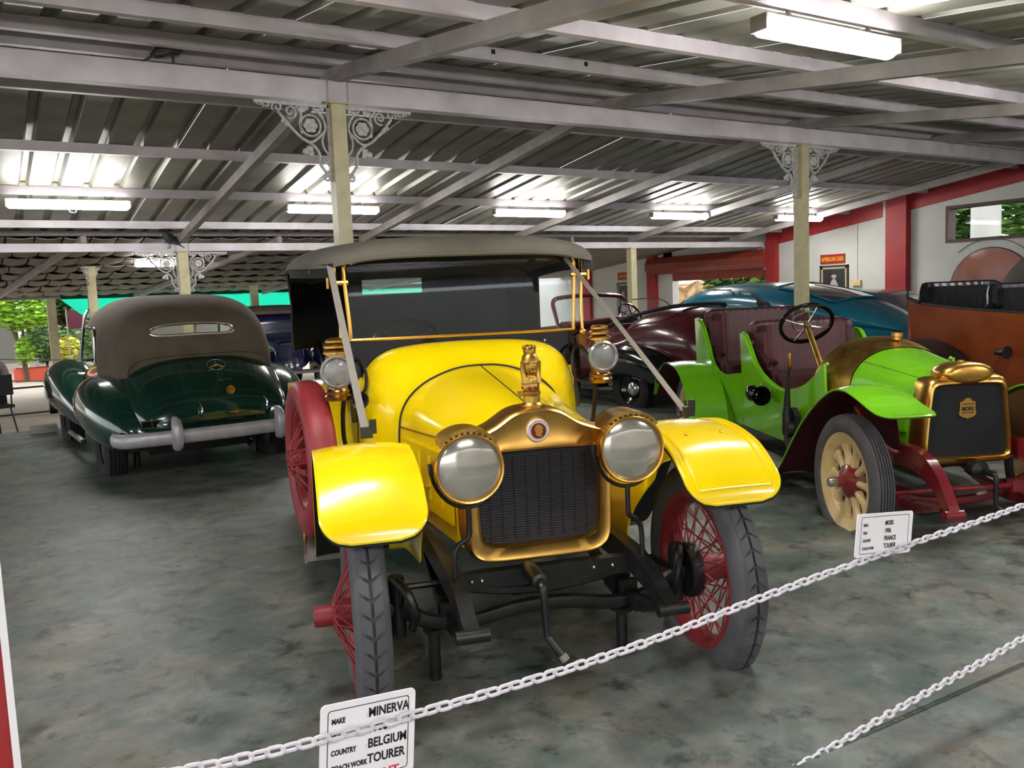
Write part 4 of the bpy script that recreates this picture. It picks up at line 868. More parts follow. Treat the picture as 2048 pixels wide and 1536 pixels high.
m = MB(SL); m.prism([(-.12, -.12), (-.06, -.2), (.04, -.19), (.07, -.05), (.09, .08), (.02, .14), (-.06, .12), (-.1, .02)], lambda a, b, t: (t, -1.09 + a, .58 + b), -.57, -.53); m.lathe([(0, -.03), (.06, -.03), (.06, .03), (0, .03)], (-.585, -1.08, .56), 'X', 14, cap=False); mp('lever_quadrant', m, 'black_iron', lv, smooth=30)
m = MB(SL); m.ball((-.57, -1.82, .745), .08, 16, 10, (.75, .9, .85)); hn = mp('bulb_horn', m, 'black_gloss'); m = MB(SL); m.lathe([(.02, -.1), (.03, -.02), (.045, .05), (.075, .1), (.078, .105)], (-.6, -1.66, .75), 'Y', 18, cap=False); mp('horn_bell', m, 'black_gloss', hn)
# ================================================================ lofted saloon helpers
def ring_se(y, hw, z0, z1, p=2.6, n=36, flat=0.):
    zm, h = (z0 + z1) / 2, (z1 - z0) / 2; out = []
    for i in range(n):
        a = 2 * pi * i / n; c, s = cos(a), sin(a)
        out.append((hw * math.copysign(abs(c) ** (2 / p), c), y, zm + h * math.copysign(abs(s) ** (2 / p), s)))
    return out
def hull(stations, k=30, n=40):
    """stations (y, halfwidth, zbottom, ztop, exponent) smoothed along the length"""
    A = catmull([(s[0], s[1], s[2]) for s in stations], k); B = catmull([(s[3], s[4], 0) for s in stations], k)
    return MB().loft([ring_se(a.x, max(a.y, .01), a.z, max(b.x, a.z + .01), max(1.5, b.y), n) for a, b in zip(A, B)])
def pod(x, st, k=22, n=24, sx=1.):
    """a wing: stations (y, centre x offset, halfwidth, zbottom, ztop, exponent)"""
    A = catmull([(s[0], s[1], s[2]) for s in st], k); B = catmull([(s[3], s[4], s[5]) for s in st], k); rings = []
    for a, b in zip(A, B):
        rings.append([(x + sx * (a.y + p[0]), p[1], p[2]) for p in ring_se(a.x, max(.01, a.z), b.x, max(b.y, b.x + .01), max(1.6, b.z), n)])
    return MB().loft(rings)
# ================================================================ dark green cabriolet seen from behind (y is forward, away from the viewer)
GC = thing('cabriolet', 'glossy dark green cabriolet seen from behind with brown canvas top and silver bumper', 'car', (1.74, 8.78, 0), radians(2.5))
def gp(name, mb, m, parent=None, **k): return put(name, mb, m, parent or GC, **k)
for sg in (-1, 1):
    disc_wheel(GC, (sg * .77, 0, .345), sg < 0, .345, .19); disc_wheel(GC, (sg * .74, 2.72, .345), sg < 0, .345, .19)
gp('body', hull([(-.93, .46, .50, .66, 2.4), (-.88, .60, .44, .80, 2.4), (-.75, .68, .40, .95, 2.5), (-.55, .73, .36, 1.09, 2.6), (-.3, .76, .33, 1.2, 2.8), (.1, .78, .32, 1.22, 3.2), (.7, .79, .32, 1.14, 3.6), (1.5, .78, .32, 1.1, 3.6), (2.0, .66, .34, 1.12, 3.0), (2.8, .45, .36, 1.08, 2.8), (3.35, .30, .42, 1.02, 2.8), (3.5, .24, .5, .92, 2.6)], 44, 48), 'dark_green', smooth=60)
for sg in (-1, 1):
    gp('rear_wing', pod(0, [(-.86, .56, .10, .44, .55, 2.2), (-.8, .60, .18, .40, .68, 2.2), (-.6, .68, .25, .37, .86, 2.3), (-.3, .74, .28, .40, .99, 2.3), (.05, .76, .28, .46, 1.03, 2.3), (.35, .75, .26, .46, .98, 2.3), (.62, .74, .22, .42, .86, 2.3), (.85, .72, .12, .4, .66, 2.2), (.95, .70, .05, .4, .5, 2)], 28, 26, sg), 'dark_green', smooth=60)
    gp('front_wing', pod(0, [(1.35, .72, .05, .36, .5, 2), (1.5, .73, .12, .36, .66, 2.2), (1.9, .74, .22, .4, .93, 2.3), (2.35, .74, .27, .42, 1.06, 2.3), (2.75, .73, .28, .46, 1.06, 2.3), (3.1, .70, .26, .5, .96, 2.3), (3.3, .68, .2, .55, .86, 2.2), (3.4, .67, .06, .62, .76, 2)], 28, 24, sg), 'dark_green', smooth=60)
    m = MB(); m.tube([(sg * .9, .72, .33), (sg * .9, 1.6, .33)], .028, 8); gp('sill_trim', m, 'chrome')
    m = MB(); m.tube(catmull([(sg * .80, .95, .99), (sg * .84, .99, 1.0), (sg * .84, 1.09, 1.0)], 8), .012, 6); gp('door_handle', m, 'chrome')
    m = MB(); m.box((sg * .79, 1.1, .72), (.012, .008, .62)); gp('door_gap', m, 'black_fabric', smooth=0)
    m = MB(); m.ball((sg * .86, -.63, .58), .055, 14, 8, (.5, 1, 1.3)); gp('tail_lamp', m, 'amber_red')
# canvas hood
HS = [(-.42, .63, 1.16, 1.18, 2.6), (-.36, .665, 1.12, 1.34, 2.6), (-.23, .70, 1.1, 1.54, 2.7), (-.02, .73, 1.1, 1.67, 2.8), (.3, .76, 1.1, 1.725, 2.8), (.7, .75, 1.12, 1.735, 2.8), (1.15, .73, 1.14, 1.70, 2.8), (1.45, .70, 1.3, 1.655, 2.6)]
A = catmull([(s[0], s[1], s[2]) for s in HS], 60); B = catmull([(s[3], s[4], 0) for s in HS], 60); g = []
for i, (a, b) in enumerate(zip(A, B)):
    half = []
    low = 1.12 if a.x < .35 else 1.44    # side windows left open ahead of the quarter
    for k in range(97):
        t = pi * k / 96; c = cos(t); x = -a.y * math.copysign(abs(c) ** .5, c); z = 1.0 + (b.x - 1.0) * sin(t) ** .52
        half.append((x * (1.0 if z > 1.3 else 1.0), a.x, max(z, low if (abs(x) > a.y * .9 and a.x > .35) else z, 1.0)))
    g.append(half)
top = MB(); top.sheet(g, .02)
def in_slit(p): return p.y < .2 and (abs((p.x + .03) / .378) ** 3.2 + abs((p.z - 1.422 + .02 * (p.x / .4) ** 2 + .01 * p.x) / .05) ** 2.5) < 1
top.f = [f for f in top.f if not in_slit(sum((top.v[i] for i in f), Vector()) / len(f))]
hood = gp('canvas_top', top, 'brown_canvas', smooth=60)
# back of the hood: closed panel with a slit window
r0 = g[0]; cap = MB(); cap.add([(x, y, z) for x, y, z in r0], [tuple(range(len(r0)))]); gp('hood_back_seam', cap, 'brown_canvas', hood)
m = MB(); m.tube([(x * 1.004, y, z + .004) for x, y, z in g[17]], .009, 6); gp('hood_seam', m, 'brown_canvas', hood)
m = MB(); m.tube([(x * 1.004, y - .01, z + .004) for x, y, z in g[59]], .016, 6); gp('header_edge', m, 'black_fabric', hood)
# slit window lies on the sloping back: oval ring + pane
def arch_z(r, x):
    for p, q in zip(r, r[1:]):
        if p[0] <= x <= q[0]: return p[2] + (q[2] - p[2]) * (x - p[0]) / max(1e-9, q[0] - p[0])
    return 0
def hoody(x, z):
    for r, r2 in zip(g, g[1:]):
        a, b = arch_z(r, x), arch_z(r2, x)
        if a <= z <= b: return r[0][1] + (r2[0][1] - r[0][1]) * (z - a) / max(1e-9, b - a)
    return -.2
ov = []
for i in range(40):
    a = 2 * pi * i / 40; c, s = cos(a), sin(a); x = -.03 + .385 * math.copysign(abs(c) ** .45, c); z = 1.422 + .052 * math.copysign(abs(s) ** .8, s) - .02 * (x / .4) ** 2 - .01 * x
    ov.append((x, hoody(x, z) - .012, z))
m = MB(); m.tube(ov, .014, 6, closed=True); gp('rear_window_frame', m, 'aluminium', hood)
m = MB(); m.add([(x, y - .006, z) for x, y, z in ov], [tuple(range(40))]); gp('rear_window', m, 'celluloid', hood)
# windscreen, side glass
m = MB(); m.tube(catmull([(-.74, 1.55, 1.1), (-.70, 1.38, 1.52), (-.66, 1.32, 1.64)], 10), .018, 6); m.tube(catmull([(.74, 1.55, 1.1), (.70, 1.38, 1.52), (.66, 1.32, 1.64)], 10), .018, 6); m.tube([(-.74, 1.55, 1.1), (.74, 1.55, 1.1)], .015, 6); wf = gp('windscreen_frame', m, 'chrome')
m = MB(); m.prism([(-.72, 0), (.72, 0), (.67, 1), (-.67, 1)], lambda a, b, t: (a, 1.54 - .2 * b + t, 1.12 + .5 * b), -.003, .003); gp('pane', m, 'glass', wf, smooth=0)
for sg in (-1, 1):
    m = MB(); m.tube(catmull([(sg * .77, .42, 1.12), (sg * .765, .4, 1.3), (sg * .755, .45, 1.45), (sg * .74, .8, 1.47), (sg * .71, 1.25, 1.46)], 16), .012, 6); gp('window_frame', m, 'chrome')
# bumper with two overriders
m = MB(); m.tube(catmull([(-.86, -.78, .515), (-.80, -.95, .515), (-.4, -1.02, .515), (0, -1.035, .515), (.4, -1.02, .515), (.80, -.95, .515), (.86, -.78, .515)], 30), .062, 12, flat=.55, up=(0, 0, 1)); bu = gp('bumper', m, 'silver')
for x in (-.40, .50):
    m = MB(); m.loft([[(x + dx * w, -1.0 - .085 + q + dy, z) for dx, dy in ((-.05, .03), (-.035, -.03), (0, -.045), (.035, -.03), (.05, .03), (0, .06))] for z, w, q in ((.40, .5, .06), (.43, .9, .02), (.515, 1, -.005), (.60, .95, .0), (.66, .8, .03), (.69, .4, .08))]); gp('overrider', m, 'silver', bu, smooth=50)
m = MB(); m.box((-.52, -.9, .635), (.27, .02, .06)); pl = gp('number_plate', m, 'black_gloss', smooth=0)
m = MB(); [m.bar(a, b, .008, .008) for a, b in (((-.655, -.912, .605), (-.385, -.912, .605)), ((-.655, -.912, .665), (-.385, -.912, .665)), ((-.655, -.912, .605), (-.655, -.912, .665)), ((-.385, -.912, .605), (-.385, -.912, .665)), ((-.57, -.912, .605), (-.57, -.912, .665)))]; gp('plate_frame', m, 'chrome', pl, smooth=0)
# boot furniture on the sloping lid
def lid(z):   # y of the boot skin on the centre line
    P = [(.66, -.93), (.80, -.88), (.95, -.75), (1.09, -.55), (1.2, -.3)]
    for (a, b), (c, d) in zip(P, P[1:]):
        if z <= c: return b + (d - b) * (z - a) / (c - a)
    return -.3
z0 = 1.075; c = V(.09, lid(z0) - .02, z0); n = V(0, -.72, .7)
def onlid(x, h, t=0): return (c.x + x, c.y + .7 * h * .95 + n.y * t, c.z + .72 * h + n.z * t)
m = MB(); m.tube([onlid(.082 * cos(2 * pi * i / 28), .062 * sin(2 * pi * i / 28), .012) for i in range(28)], .006, 6, closed=True)
for k in range(3):
    a = pi / 2 + k * 2 * pi / 3; m.tube([onlid(0, 0, .012), onlid(.08 * cos(a), .06 * sin(a), .012)], [.011, .003], 6)
gp('star_emblem', m, 'chrome')
m = MB(); m.tube(catmull([(.05 + .02 * i, lid(.95) - .035, .952 + .006 * (i % 2)) for i in range(7)], 24), .004, 5); gp('script_badge', m, 'chrome')
m = MB(); m.lathe([(0, -.01), (.04, -.01), (.04, 0), (.034, .004), (0, .004)], (.13, lid(.865) - .035, .865), 'Y', 20, cap=False); gp('round_badge', m, 'bronze')
for x in (-.16, .42):
    m = MB(); m.tube(catmull([(x, lid(.77) - .0, .775), (x, lid(.75) - .045, .75), (x, lid(.7) - .05, .7), (x, lid(.66) - .02, .665)], 10), .014, 6, flat=.7); gp('boot_hinge_handle', m, 'chrome')
m = MB(); m.prism([(-.09, 0), (-.03, .008), (0, .02), (.03, .008), (.09, 0), (.03, -.008), (0, -.018), (-.03, -.008)], lambda a, b, t: (.15 + a, lid(.7) - .05 + t, .675 + b), 0, .02); gp('boot_latch', m, 'brass_dull', smooth=0)
m = MB(); m.tube(catmull([(-.56, -.86, .605), (-.3, -.945, .61), (0, -.955, .612), (.3, -.945, .61), (.56, -.86, .605)], 20), .012, 6); gp('boot_seam', m, 'black_gloss')
m = MB(); m.box((0, 0, .33), (1.35, .12, .1)); m.box((0, .5, .3), (.9, 1.4, .1)); gp('rear_axle', m, 'black_iron', smooth=0)
m = MB(); m.tube([(.35, -.7, .3), (.45, -.2, .28), (.45, .8, .28)], .03, 8); gp('exhaust_pipe', m, 'black_iron')
m = MB(); m.box((-.93, 2.5, .55), (.12, .1, .18)); gp('mirror_arm', m, 'black_gloss', smooth=0)
# seats' head line is hidden; dashboard bulk inside
m = MB(); m.box((0, .8, .95), (1.3, .3, .35)); gp('seat_back', m, 'leather_black', smooth=0)
for x, y, lab in ((-.54, .05, 'black stand beside the left rear wheel of the green cabriolet'), (.60, .05, 'black stand beside the right rear wheel of the green cabriolet')):
    a = radians(2.5); t = thing('axle_stand', lab, 'stand', (1.74 + x * cos(a) - y * sin(a), 8.78 + x * sin(a) + y * cos(a), 0), 0, 'pipe stands under the cars')
    put('foot', MB().lathe([(0, 0), (.07, 0), (.07, .01), (.03, .016), (0, .016)], n=20, cap=False), 'black_iron', t); put('pipe', MB().lathe([(0, .012), (.03, .012), (.03, .275), (0, .275)], n=12, cap=False), 'black_iron', t)
# ================================================================ maroon convertible with black wings, seen from its left rear
MV = thing('convertible', 'dark maroon convertible with black wings and open cockpit behind the yellow car', 'car', (7.82, 8.58, 0), radians(2))
def vp(name, mb, m, parent=None, **k): return put(name, mb, m, parent or MV, **k)
for sg in (-1, 1):
    for y in (0, 2.75): disc_wheel(MV, (sg * .68, y, .35), sg < 0, .35, .16, rimm='black_gloss')
vp('body', hull([(-1.3, .34, .5, .85, 2.3), (-1.2, .5, .44, 1.15, 2.4), (-.95, .62, .4, 1.31, 2.5), (-.5, .68, .38, 1.385, 2.7), (-.05, .70, .37, 1.35, 2.8), (.25, .71, .36, 1.2, 3.2), (.6, .71, .36, 1.12, 3.6), (1.5, .69, .36, 1.1, 3.6), (1.75, .62, .38, 1.14, 3.2), (2.4, .46, .4, 1.12, 2.8), (3.2, .32, .45, 1.05, 2.6), (3.35, .25, .55, .95, 2.4)], 44, 44), 'maroon_paint', smooth=60)
for sg in (-1, 1):
    vp('rear_wing', pod(0, [(-1.15, .66, .05, .36, .46, 2), (-1.0, .68, .13, .34, .58, 2.2), (-.6, .71, .2, .4, .82, 2.3), (-.2, .72, .22, .48, .93, 2.3), (.1, .72, .22, .5, .93, 2.3), (.35, .73, .2, .42, .82, 2.3), (.55, .74, .16, .36, .62, 2.2), (.68, .75, .12, .33, .42, 2)], 26, 24, sg), 'black_gloss', smooth=60)
    vp('front_wing', pod(0, [(1.9, .74, .1, .33, .42, 2), (2.2, .73, .16, .4, .7, 2.2), (2.6, .72, .2, .48, .92, 2.3), (3.0, .7, .19, .5, .86, 2.3), (3.25, .68, .12, .5, .7, 2.2), (3.35, .67, .05, .52, .62, 2)], 22, 22, sg), 'black_gloss', smooth=60)
    m = MB(); m.box((sg * .8, 1.25, .37), (.26, 1.5, .05)); vp('running_board', m, 'black_iron', smooth=0)
m = MB(); m.tube(catmull([(-.70, 1.5, 1.1), (-.70, 1.62, 1.38), (-.66, 1.68, 1.5), (-.5, 1.7, 1.545), (0, 1.72, 1.565), (.5, 1.7, 1.545), (.66, 1.68, 1.5), (.70, 1.62, 1.38), (.70, 1.5, 1.1)], 40), .034, 8); wf = vp('windscreen_frame', m, 'maroon_paint')
m = MB(); m.add([(-.68, 1.53, 1.12), (-.66, 1.65, 1.48), (-.5, 1.68, 1.53), (.5, 1.68, 1.53), (.66, 1.65, 1.48), (.68, 1.53, 1.12)], [(0, 1, 2, 3, 4, 5)]); vp('pane', m, 'glass', wf, smooth=0)
m = MB(); m.tube(catmull([(.74, 1.55, 1.47), (.78, 1.3, 1.48), (.8, 1.0, 1.46), (.8, .8, 1.36), (.8, .7, 1.2)], 16), .009, 5); sw = vp('side_window_edge', m, 'chrome')
m = MB(); m.add([(.8, 1.5, 1.15), (.8, 1.5, 1.46), (.8, 1.0, 1.45), (.8, .75, 1.2)], [(0, 1, 2, 3)]); vp('side_pane', m, 'glass', sw, smooth=0)
o = put('steering_wheel', MB().ring((0, 0, 0), .2, .016, 'Z', 32, 8), 'black_gloss', MV, (.33, 1.15, 1.24), (radians(62), 0, 0)); put('steering_column', MB().tube([(0, 0, 0), (0, 0, -.4)], .025, 8), 'maroon_flat', o)
for k in range(3): put('steering_spoke', MB().tube([(0, 0, -.01), (.195 * cos(k * 2.09 + .5), .195 * sin(k * 2.09 + .5), 0)], .009, 6), 'black_iron', o)
m = MB(); m.box((0, 1.5, 1.12), (1.3, .12, .16)); m.tube(catmull([(-.65, 1.4, 1.14), (-.2, 1.36, 1.17), (.3, 1.3, 1.2), (.62, 1.36, 1.2)], 12), .05, 8); vp('dashboard', m, 'maroon_flat', smooth=30)
m = MB(); m.tube(catmull([(-.70, .5, 1.13), (-.66, .1, 1.26), (-.6, -.4, 1.36), (-.3, -.55, 1.4), (.3, -.55, 1.4), (.6, -.4, 1.36), (.66, .1, 1.26), (.70, .5, 1.13)], 40), .026, 7); vp('hood_well_rim', m, 'black_fabric')
m = MB(); m.ball((-.70, -.63, .735), .035, 12, 8, (.4, 1, 1)); vp('filler_cap', m, 'chrome')
m = MB(); m.box((0, .35, 1.0), (1.2, .2, .35)); vp('seat_back', m, 'leather_maroon', smooth=0)
# ================================================================ teal fastback
TC = thing('fastback_saloon', 'teal blue fastback saloon with sloping tail behind the lime green car', 'car', (9.72, 8.62, 0), radians(0)); TC.scale = (1.06, 1.06, 1)
def tp(name, mb, m, parent=None, **k): return put(name, mb, m, parent or TC, **k)
for sg in (-1, 1):
    for y in (-1.05, 1.9): disc_wheel(TC, (sg * .68, y, .35), sg < 0, .35, .17)
tp('body', hull([(-2.35, .3, .5, .8, 2.3), (-2.25, .5, .42, .98, 2.4), (-1.9, .68, .38, 1.07, 2.7), (-1.2, .80, .34, 1.12, 3.2), (0, .82, .32, 1.16, 3.6), (1.2, .80, .32, 1.15, 3.4), (2.2, .72, .36, 1.05, 3.0), (2.7, .6, .42, .95, 2.8), (2.8, .4, .5, .8, 2.4)], 40, 44), 'teal', smooth=60)
CSV = [(-2.2, .3, .98, 1.04, 2.2), (-1.75, .5, .98, 1.29, 2.4), (-1.25, .62, .98, 1.47, 2.5), (-.7, .68, .98, 1.59, 2.7), (-.1, .70, .98, 1.645, 2.8), (.5, .69, .98, 1.635, 2.8), (.85, .66, .98, 1.57, 2.7), (1.15, .62, .98, 1.43, 2.6), (1.5, .56, .98, 1.15, 2.4)]
tp('roof', hull(CSV, 36, 48), 'teal', smooth=60)
def cabin_s(y, z):
    A = [(s[0], s[1], s[2], s[3], s[4]) for s in CSV]
    for a, b in zip(A, A[1:]):
        if a[0] <= y <= b[0]:
            t = (y - a[0]) / (b[0] - a[0]); hw, z0, z1, p = [a[i] + (b[i] - a[i]) * t for i in (1, 2, 3, 4)]; zm, h = (z0 + z1) / 2, (z1 - z0) / 2
            q = min(.999, abs((z - zm) / h)); return hw * (1 - q ** p) ** (1 / p)
    return .5
def side_glass(par, fs, poly, sg, name='side_window', glass='window_tint', fr='chrome', mk=tp):
    pts = [(sg * (fs(y, z) + .035), y, z) for y, z in poly]; c = (sum(p[0] for p in pts) / len(pts), sum(p[1] for p in pts) / len(pts), sum(p[2] for p in pts) / len(pts))
    m = MB(); m.add(pts + [c], [(i, (i + 1) % len(pts), len(pts)) for i in range(len(pts))]); o = mk(name, m, glass, par, smooth=0)
    m = MB(); m.tube(pts, .009, 5, closed=True); mk('window_frame', m, fr, o)
for sg in (-1, 1):
    side_glass(None, cabin_s, [(1.26, 1.2), (1.05, 1.4), (.84, 1.53), (.74, 1.55), (.74, 1.2)], sg); side_glass(None, cabin_s, [(.66, 1.2), (.66, 1.56), (.4, 1.575), (.08, 1.57), (.0, 1.53), (.0, 1.2)], sg, glass='window_lit_view'); side_glass(None, cabin_s, [(-.1, 1.2), (-.1, 1.54), (-.3, 1.52), (-.62, 1.38), (-.72, 1.2)], sg)
g = []
for y, z in ((-.62, 1.615), (-.9, 1.565), (-1.2, 1.495), (-1.5, 1.405)):
    g.append([(x, y + .03 * abs(x), z - .22 * abs(x) ** 2.2) for x in (-.5, -.4, -.2, -.02, .02, .2, .4, .5)])
m = MB(); m.sheet([[(x, y, z + .006) for x, y, z in r] for r in g], .01); tp('rear_window', m, 'window_tint')
m = MB(); m.tube([(x, y, z + .01) for x, y, z in g[0]] + [(r[-1][0], r[-1][1], r[-1][2] + .01) for r in g[1:]] + [(x, y, z + .01) for x, y, z in reversed(g[-1][:-1])] + [(r[0][0], r[0][1], r[0][2] + .01) for r in reversed(g[1:-1])], .01, 5, closed=True); tp('rear_window_frame', m, 'teal')
for sg in (-1, 1):
    m = MB(); m.ball((sg * .55, -2.1, .86), .05, 10, 7, (1, .5, 1)); tp('tail_lamp', m, 'amber_red')
m = MB(); m.tube(catmull([(-.78, -2.1, .5), (-.6, -2.42, .5), (0, -2.5, .5), (.6, -2.42, .5), (.78, -2.1, .5)], 18), .05, 8); tp('bumper', m, 'chrome')
# ================================================================ grey saloon
GS = thing('grey_saloon', 'dark grey saloon with bright window frame between the teal car and the wall', 'car', (11.62, 8.6, 0), 0)
def sp_(name, mb, m, parent=None, **k): return put(name, mb, m, parent or GS, **k)
for sg in (-1, 1):
    for y in (-1.2, 1.4): disc_wheel(GS, (sg * .68, y, .32), sg < 0, .32, .17)
sp_('body', hull([(-2.0, .6, .4, .85, 4), (-1.9, .78, .32, .95, 4.5), (0, .82, .3, 1.0, 5), (1.9, .78, .32, .92, 4.5), (2.1, .6, .4, .8, 4)], 24, 40), 'grey_paint', smooth=50)
GV = [(-1.45, .6, .9, 1.02, 3), (-1.0, .66, .9, 1.3, 3.4), (-.6, .68, .9, 1.46, 3.8), (.5, .68, .9, 1.47, 3.8), (1.0, .64, .9, 1.2, 3.4), (1.3, .6, .9, 1.0, 3)]
sp_('cabin', hull(GV, 26, 40), 'grey_paint', smooth=50)
def grey_s(y, z):
    global CSV
    k = CSV; CSV = GV; r = cabin_s(y, z); CSV = k; return r
for sg in (-1, 1):
    side_glass(None, grey_s, [(-1.05, 1.06), (-.68, 1.38), (-.1, 1.4), (-.1, 1.06)], sg, glass='window_lit_view', fr='white_enamel', mk=sp_); side_glass(None, grey_s, [(0, 1.06), (0, 1.4), (.5, 1.4), (.85, 1.06)], sg, fr='white_enamel', mk=sp_)
    m = MB(); m.box((sg * .86, .62, 1.06), (.14, .07, .1)); sp_('door_mirror', m, 'black_gloss', smooth=0)
# ================================================================ orange tourer with black leather
OC = thing('orange_tourer', 'burnt orange open touring car with black buttoned leather seats at the right edge', 'car', (7.95, 2.2, 0), radians(-15))
def op_(name, mb, m, parent=None, **k): mb.T = mb.T or SL; return put(name, mb, m, parent or OC, **k)
for sg in (-1, 1):
    for y in (0, 2.75): artillery_wheel(OC, (sg * .68, y, .42), sg < 0, .42, .12)
for sg in (-1, 1):
    tpz = catmull([(0, -.95, 1.2), (0, -1.2, 1.24), (0, -1.6, 1.27), (0, -2.2, 1.3), (0, -2.8, 1.345), (0, -3.1, 1.40)], 18)
    m = MB(SL); m.sheet([[(sg * (.5 + .12 * k - .1 * max(0, (p.y + 1.6)) ), p.y, .55 + (p.z - .55) * k) for k in (0, .3, .6, .9, 1)] for p in tpz], .025 * sg); bs = op_('body_side', m, 'orange_paint', smooth=60)
    m = MB(SL); m.tube([(sg * (.62 - .1 * max(0, p.y + 1.6)), p.y, p.z + .01) for p in tpz], .018, 6); op_('leather_rail', m, 'leather_black', bs)
    m = MB(SL); m.sheet([[(sg * s, p.y, p.z) for s in (.58, .68, .78, .88)] for p in catmull([(0, -2.1, .35), (0, -2.2, .62), (0, -2.4, .86), (0, -2.7, .99), (0, -3.0, 1.0), (0, -3.25, .93), (0, -3.45, .97)], 20)], .01); op_('rear_wing', m, 'black_iron', smooth=60)
    m = MB(SL); m.sheet([[(sg * s, p.y, p.z) for s in (.58, .68, .78, .88)] for p in catmull([(0, .5, .8), (0, .3, .9), (0, 0, .97), (0, -.3, .9), (0, -.6, .65), (0, -.9, .4)], 16)], .01); op_('front_wing', m, 'black_iron', smooth=60)
    m = MB(SL); m.box((sg * .73, -1.5, .36), (.3, 1.3, .03)); op_('running_board', m, 'black_iron', smooth=0)
m = MB(SL); m.sheet([[(-.62 * cos(pi * i / 16), -3.1 - .14 * sin(pi * i / 16), z) for z in (.55, .8, 1.1, 1.40)] for i in range(17)], .025); op_('tail_panel', m, 'orange_paint', smooth=60)
m = MB(SL); m.loft(prof_loft([(.25, .55), (.26, .8), (.25, .95), (.2, 1.02), (.1, 1.05), (0, 1.06)], [(.5, .55), (.55, .85), (.55, 1.05), (.48, 1.17), (.28, 1.23), (0, 1.25)], .1, -.95, 8), False, False); op_('bonnet', m, 'orange_paint', smooth=60)
m = MB(SL); m.box((0, .13, .8), (.54, .08, .56)); op_('radiator', m, 'brass_dull', smooth=0)
m = MB(SL); m.box((0, -2.0, .57), (1.0, 2.2, .04)); m.box((-.36, -1.2, .5), (.06, 3.4, .1)); m.box((.36, -1.2, .5), (.06, 3.4, .1)); op_('chassis', m, 'black_iron', smooth=0)
for u0, zb in ((-3.1, 1.53), (-2.25, 1.5)):
    g = []
    for i in range(49):
        q = -1 + 2 * i / 48; wr = .34 * max(0, abs(q) - .5) ** 1.6 * 2; e = .006 * abs(sin(i * pi / 4)); zz = zb - .16 * max(0, abs(q) - .72) / .28
        g.append([(q * (.62 if z > 1.3 else .5 if z < 1.2 else .58), u0 + wr + e, z) for z in (1.05, 1.15, 1.25, zz - .04, zz)])
    m = MB(SL); m.sheet(g, .07); sb = op_('seat_back', m, 'leather_black', smooth=60)
    m = MB(SL); m.tube([(r[-1][0], r[-1][1] - .035, r[-1][2]) for r in g], .045, 8); op_('seat_roll', m, 'leather_black', sb)
    m = MB(SL); m.box((0, u0 + .32, .95), (1.0, .55, .18)); op_('seat_cushion', m, 'leather_black', sb, smooth=0)
m = MB(SL); m.lathe([(0, -.05), (.03, -.05), (.03, .02), (.055, .06), (.06, .07), (0, .07)], (-.68, -1.9, .93), 'Y', 14, cap=False); m.tube([(-.66, -1.9, .93), (-.62, -1.95, .93)], .02, 6); op_('door_lamp', m, 'black_iron')
m = MB(SL); m.tube([(-.62, -3.12, 1.32), (-.62, -3.12, 1.53)], .012, 6); op_('hood_iron', m, 'black_iron')
# grey canvas hood of the car standing beyond the orange tourer
CH = thing('canvas_hood_car', 'grey canvas covered car top rising behind the orange tourer at right edge', 'car', (11.4, 4.85, 0), radians(-10))
m = hull([(-.9, .5, 1.25, 1.5, 2.2), (-.75, .66, 1.2, 1.86, 2.4), (-.3, .7, 1.15, 1.95, 2.6), (.3, .7, 1.15, 1.99, 2.6), (.75, .68, 1.15, 1.93, 2.5), (1.0, .6, 1.18, 1.72, 2.4), (1.1, .4, 1.22, 1.5, 2.2)], 26, 32); put('canvas_cover', m, 'canopy', CH, smooth=60)
put('body', hull([(-1.9, .4, .45, .95, 3), (-1.6, .65, .38, 1.12, 3.4), (-.8, .74, .36, 1.28, 3.6), (1.0, .74, .36, 1.28, 3.6), (1.2, .6, .4, 1.2, 3)], 24, 36), 'maroon_flat', CH, smooth=60)
for sg in (-1, 1):
    for y in (-1.2, .7): disc_wheel(CH, (sg * .7, y, .36), sg < 0, .36, .14)
# ================================================================ navy saloon with tan roof facing the viewer, beyond the cabriolet
NC = thing('navy_saloon', 'navy blue vintage saloon with tan roof half hidden between cabriolet and yellow car', 'car', (4.75, 16.2, 0), radians(-8)); NC.scale = (1, 1, .9)
def np_(name, mb, m, parent=None, **k): return put(name, mb, m, parent or NC, **k)
for sg in (-1, 1):
    for y in (-1.3, 1.3): disc_wheel(NC, (sg * .62, y, .36), sg < 0, .36, .15)
    np_('front_wing', pod(0, [(-1.75, .66, .08, .5, .62, 2), (-1.6, .66, .16, .46, .84, 2.3), (-1.3, .66, .19, .5, .96, 2.3), (-.9, .66, .17, .44, .85, 2.3), (-.5, .68, .12, .36, .55, 2.2), (-.3, .7, .1, .33, .42, 2)], 20, 22, sg), 'navy', smooth=60)
    np_('headlamp', MB().lathe([(0, -.14), (.05, -.13), (.09, -.08), (.1, 0), (.1, .02), (.09, .03), (0, .035)], (sg * .42, -1.62, 1.02), 'Y', 20, cap=False), 'chrome')
np_('bonnet', hull([(-1.7, .2, .5, 1.05, 3), (-1.65, .26, .45, 1.12, 3.2), (-.6, .44, .45, 1.22, 3.4), (-.4, .5, .45, 1.22, 3.4)], 16, 30), 'navy', smooth=60)
np_('cabin', hull([(-.5, .58, .42, 1.2, 3.6), (-.38, .64, .42, 1.62, 3.6), (.4, .68, .4, 1.72, 3.8), (1.3, .66, .42, 1.6, 3.4), (1.5, .5, .5, 1.3, 3)], 22, 36), 'navy', smooth=60)
np_('tan_roof', hull([(-.52, .56, 1.6, 1.66, 2.6), (-.3, .66, 1.58, 1.74, 2.8), (.5, .69, 1.56, 1.78, 2.8), (1.3, .66, 1.5, 1.68, 2.8)], 16, 30), 'brown_canvas', smooth=60)
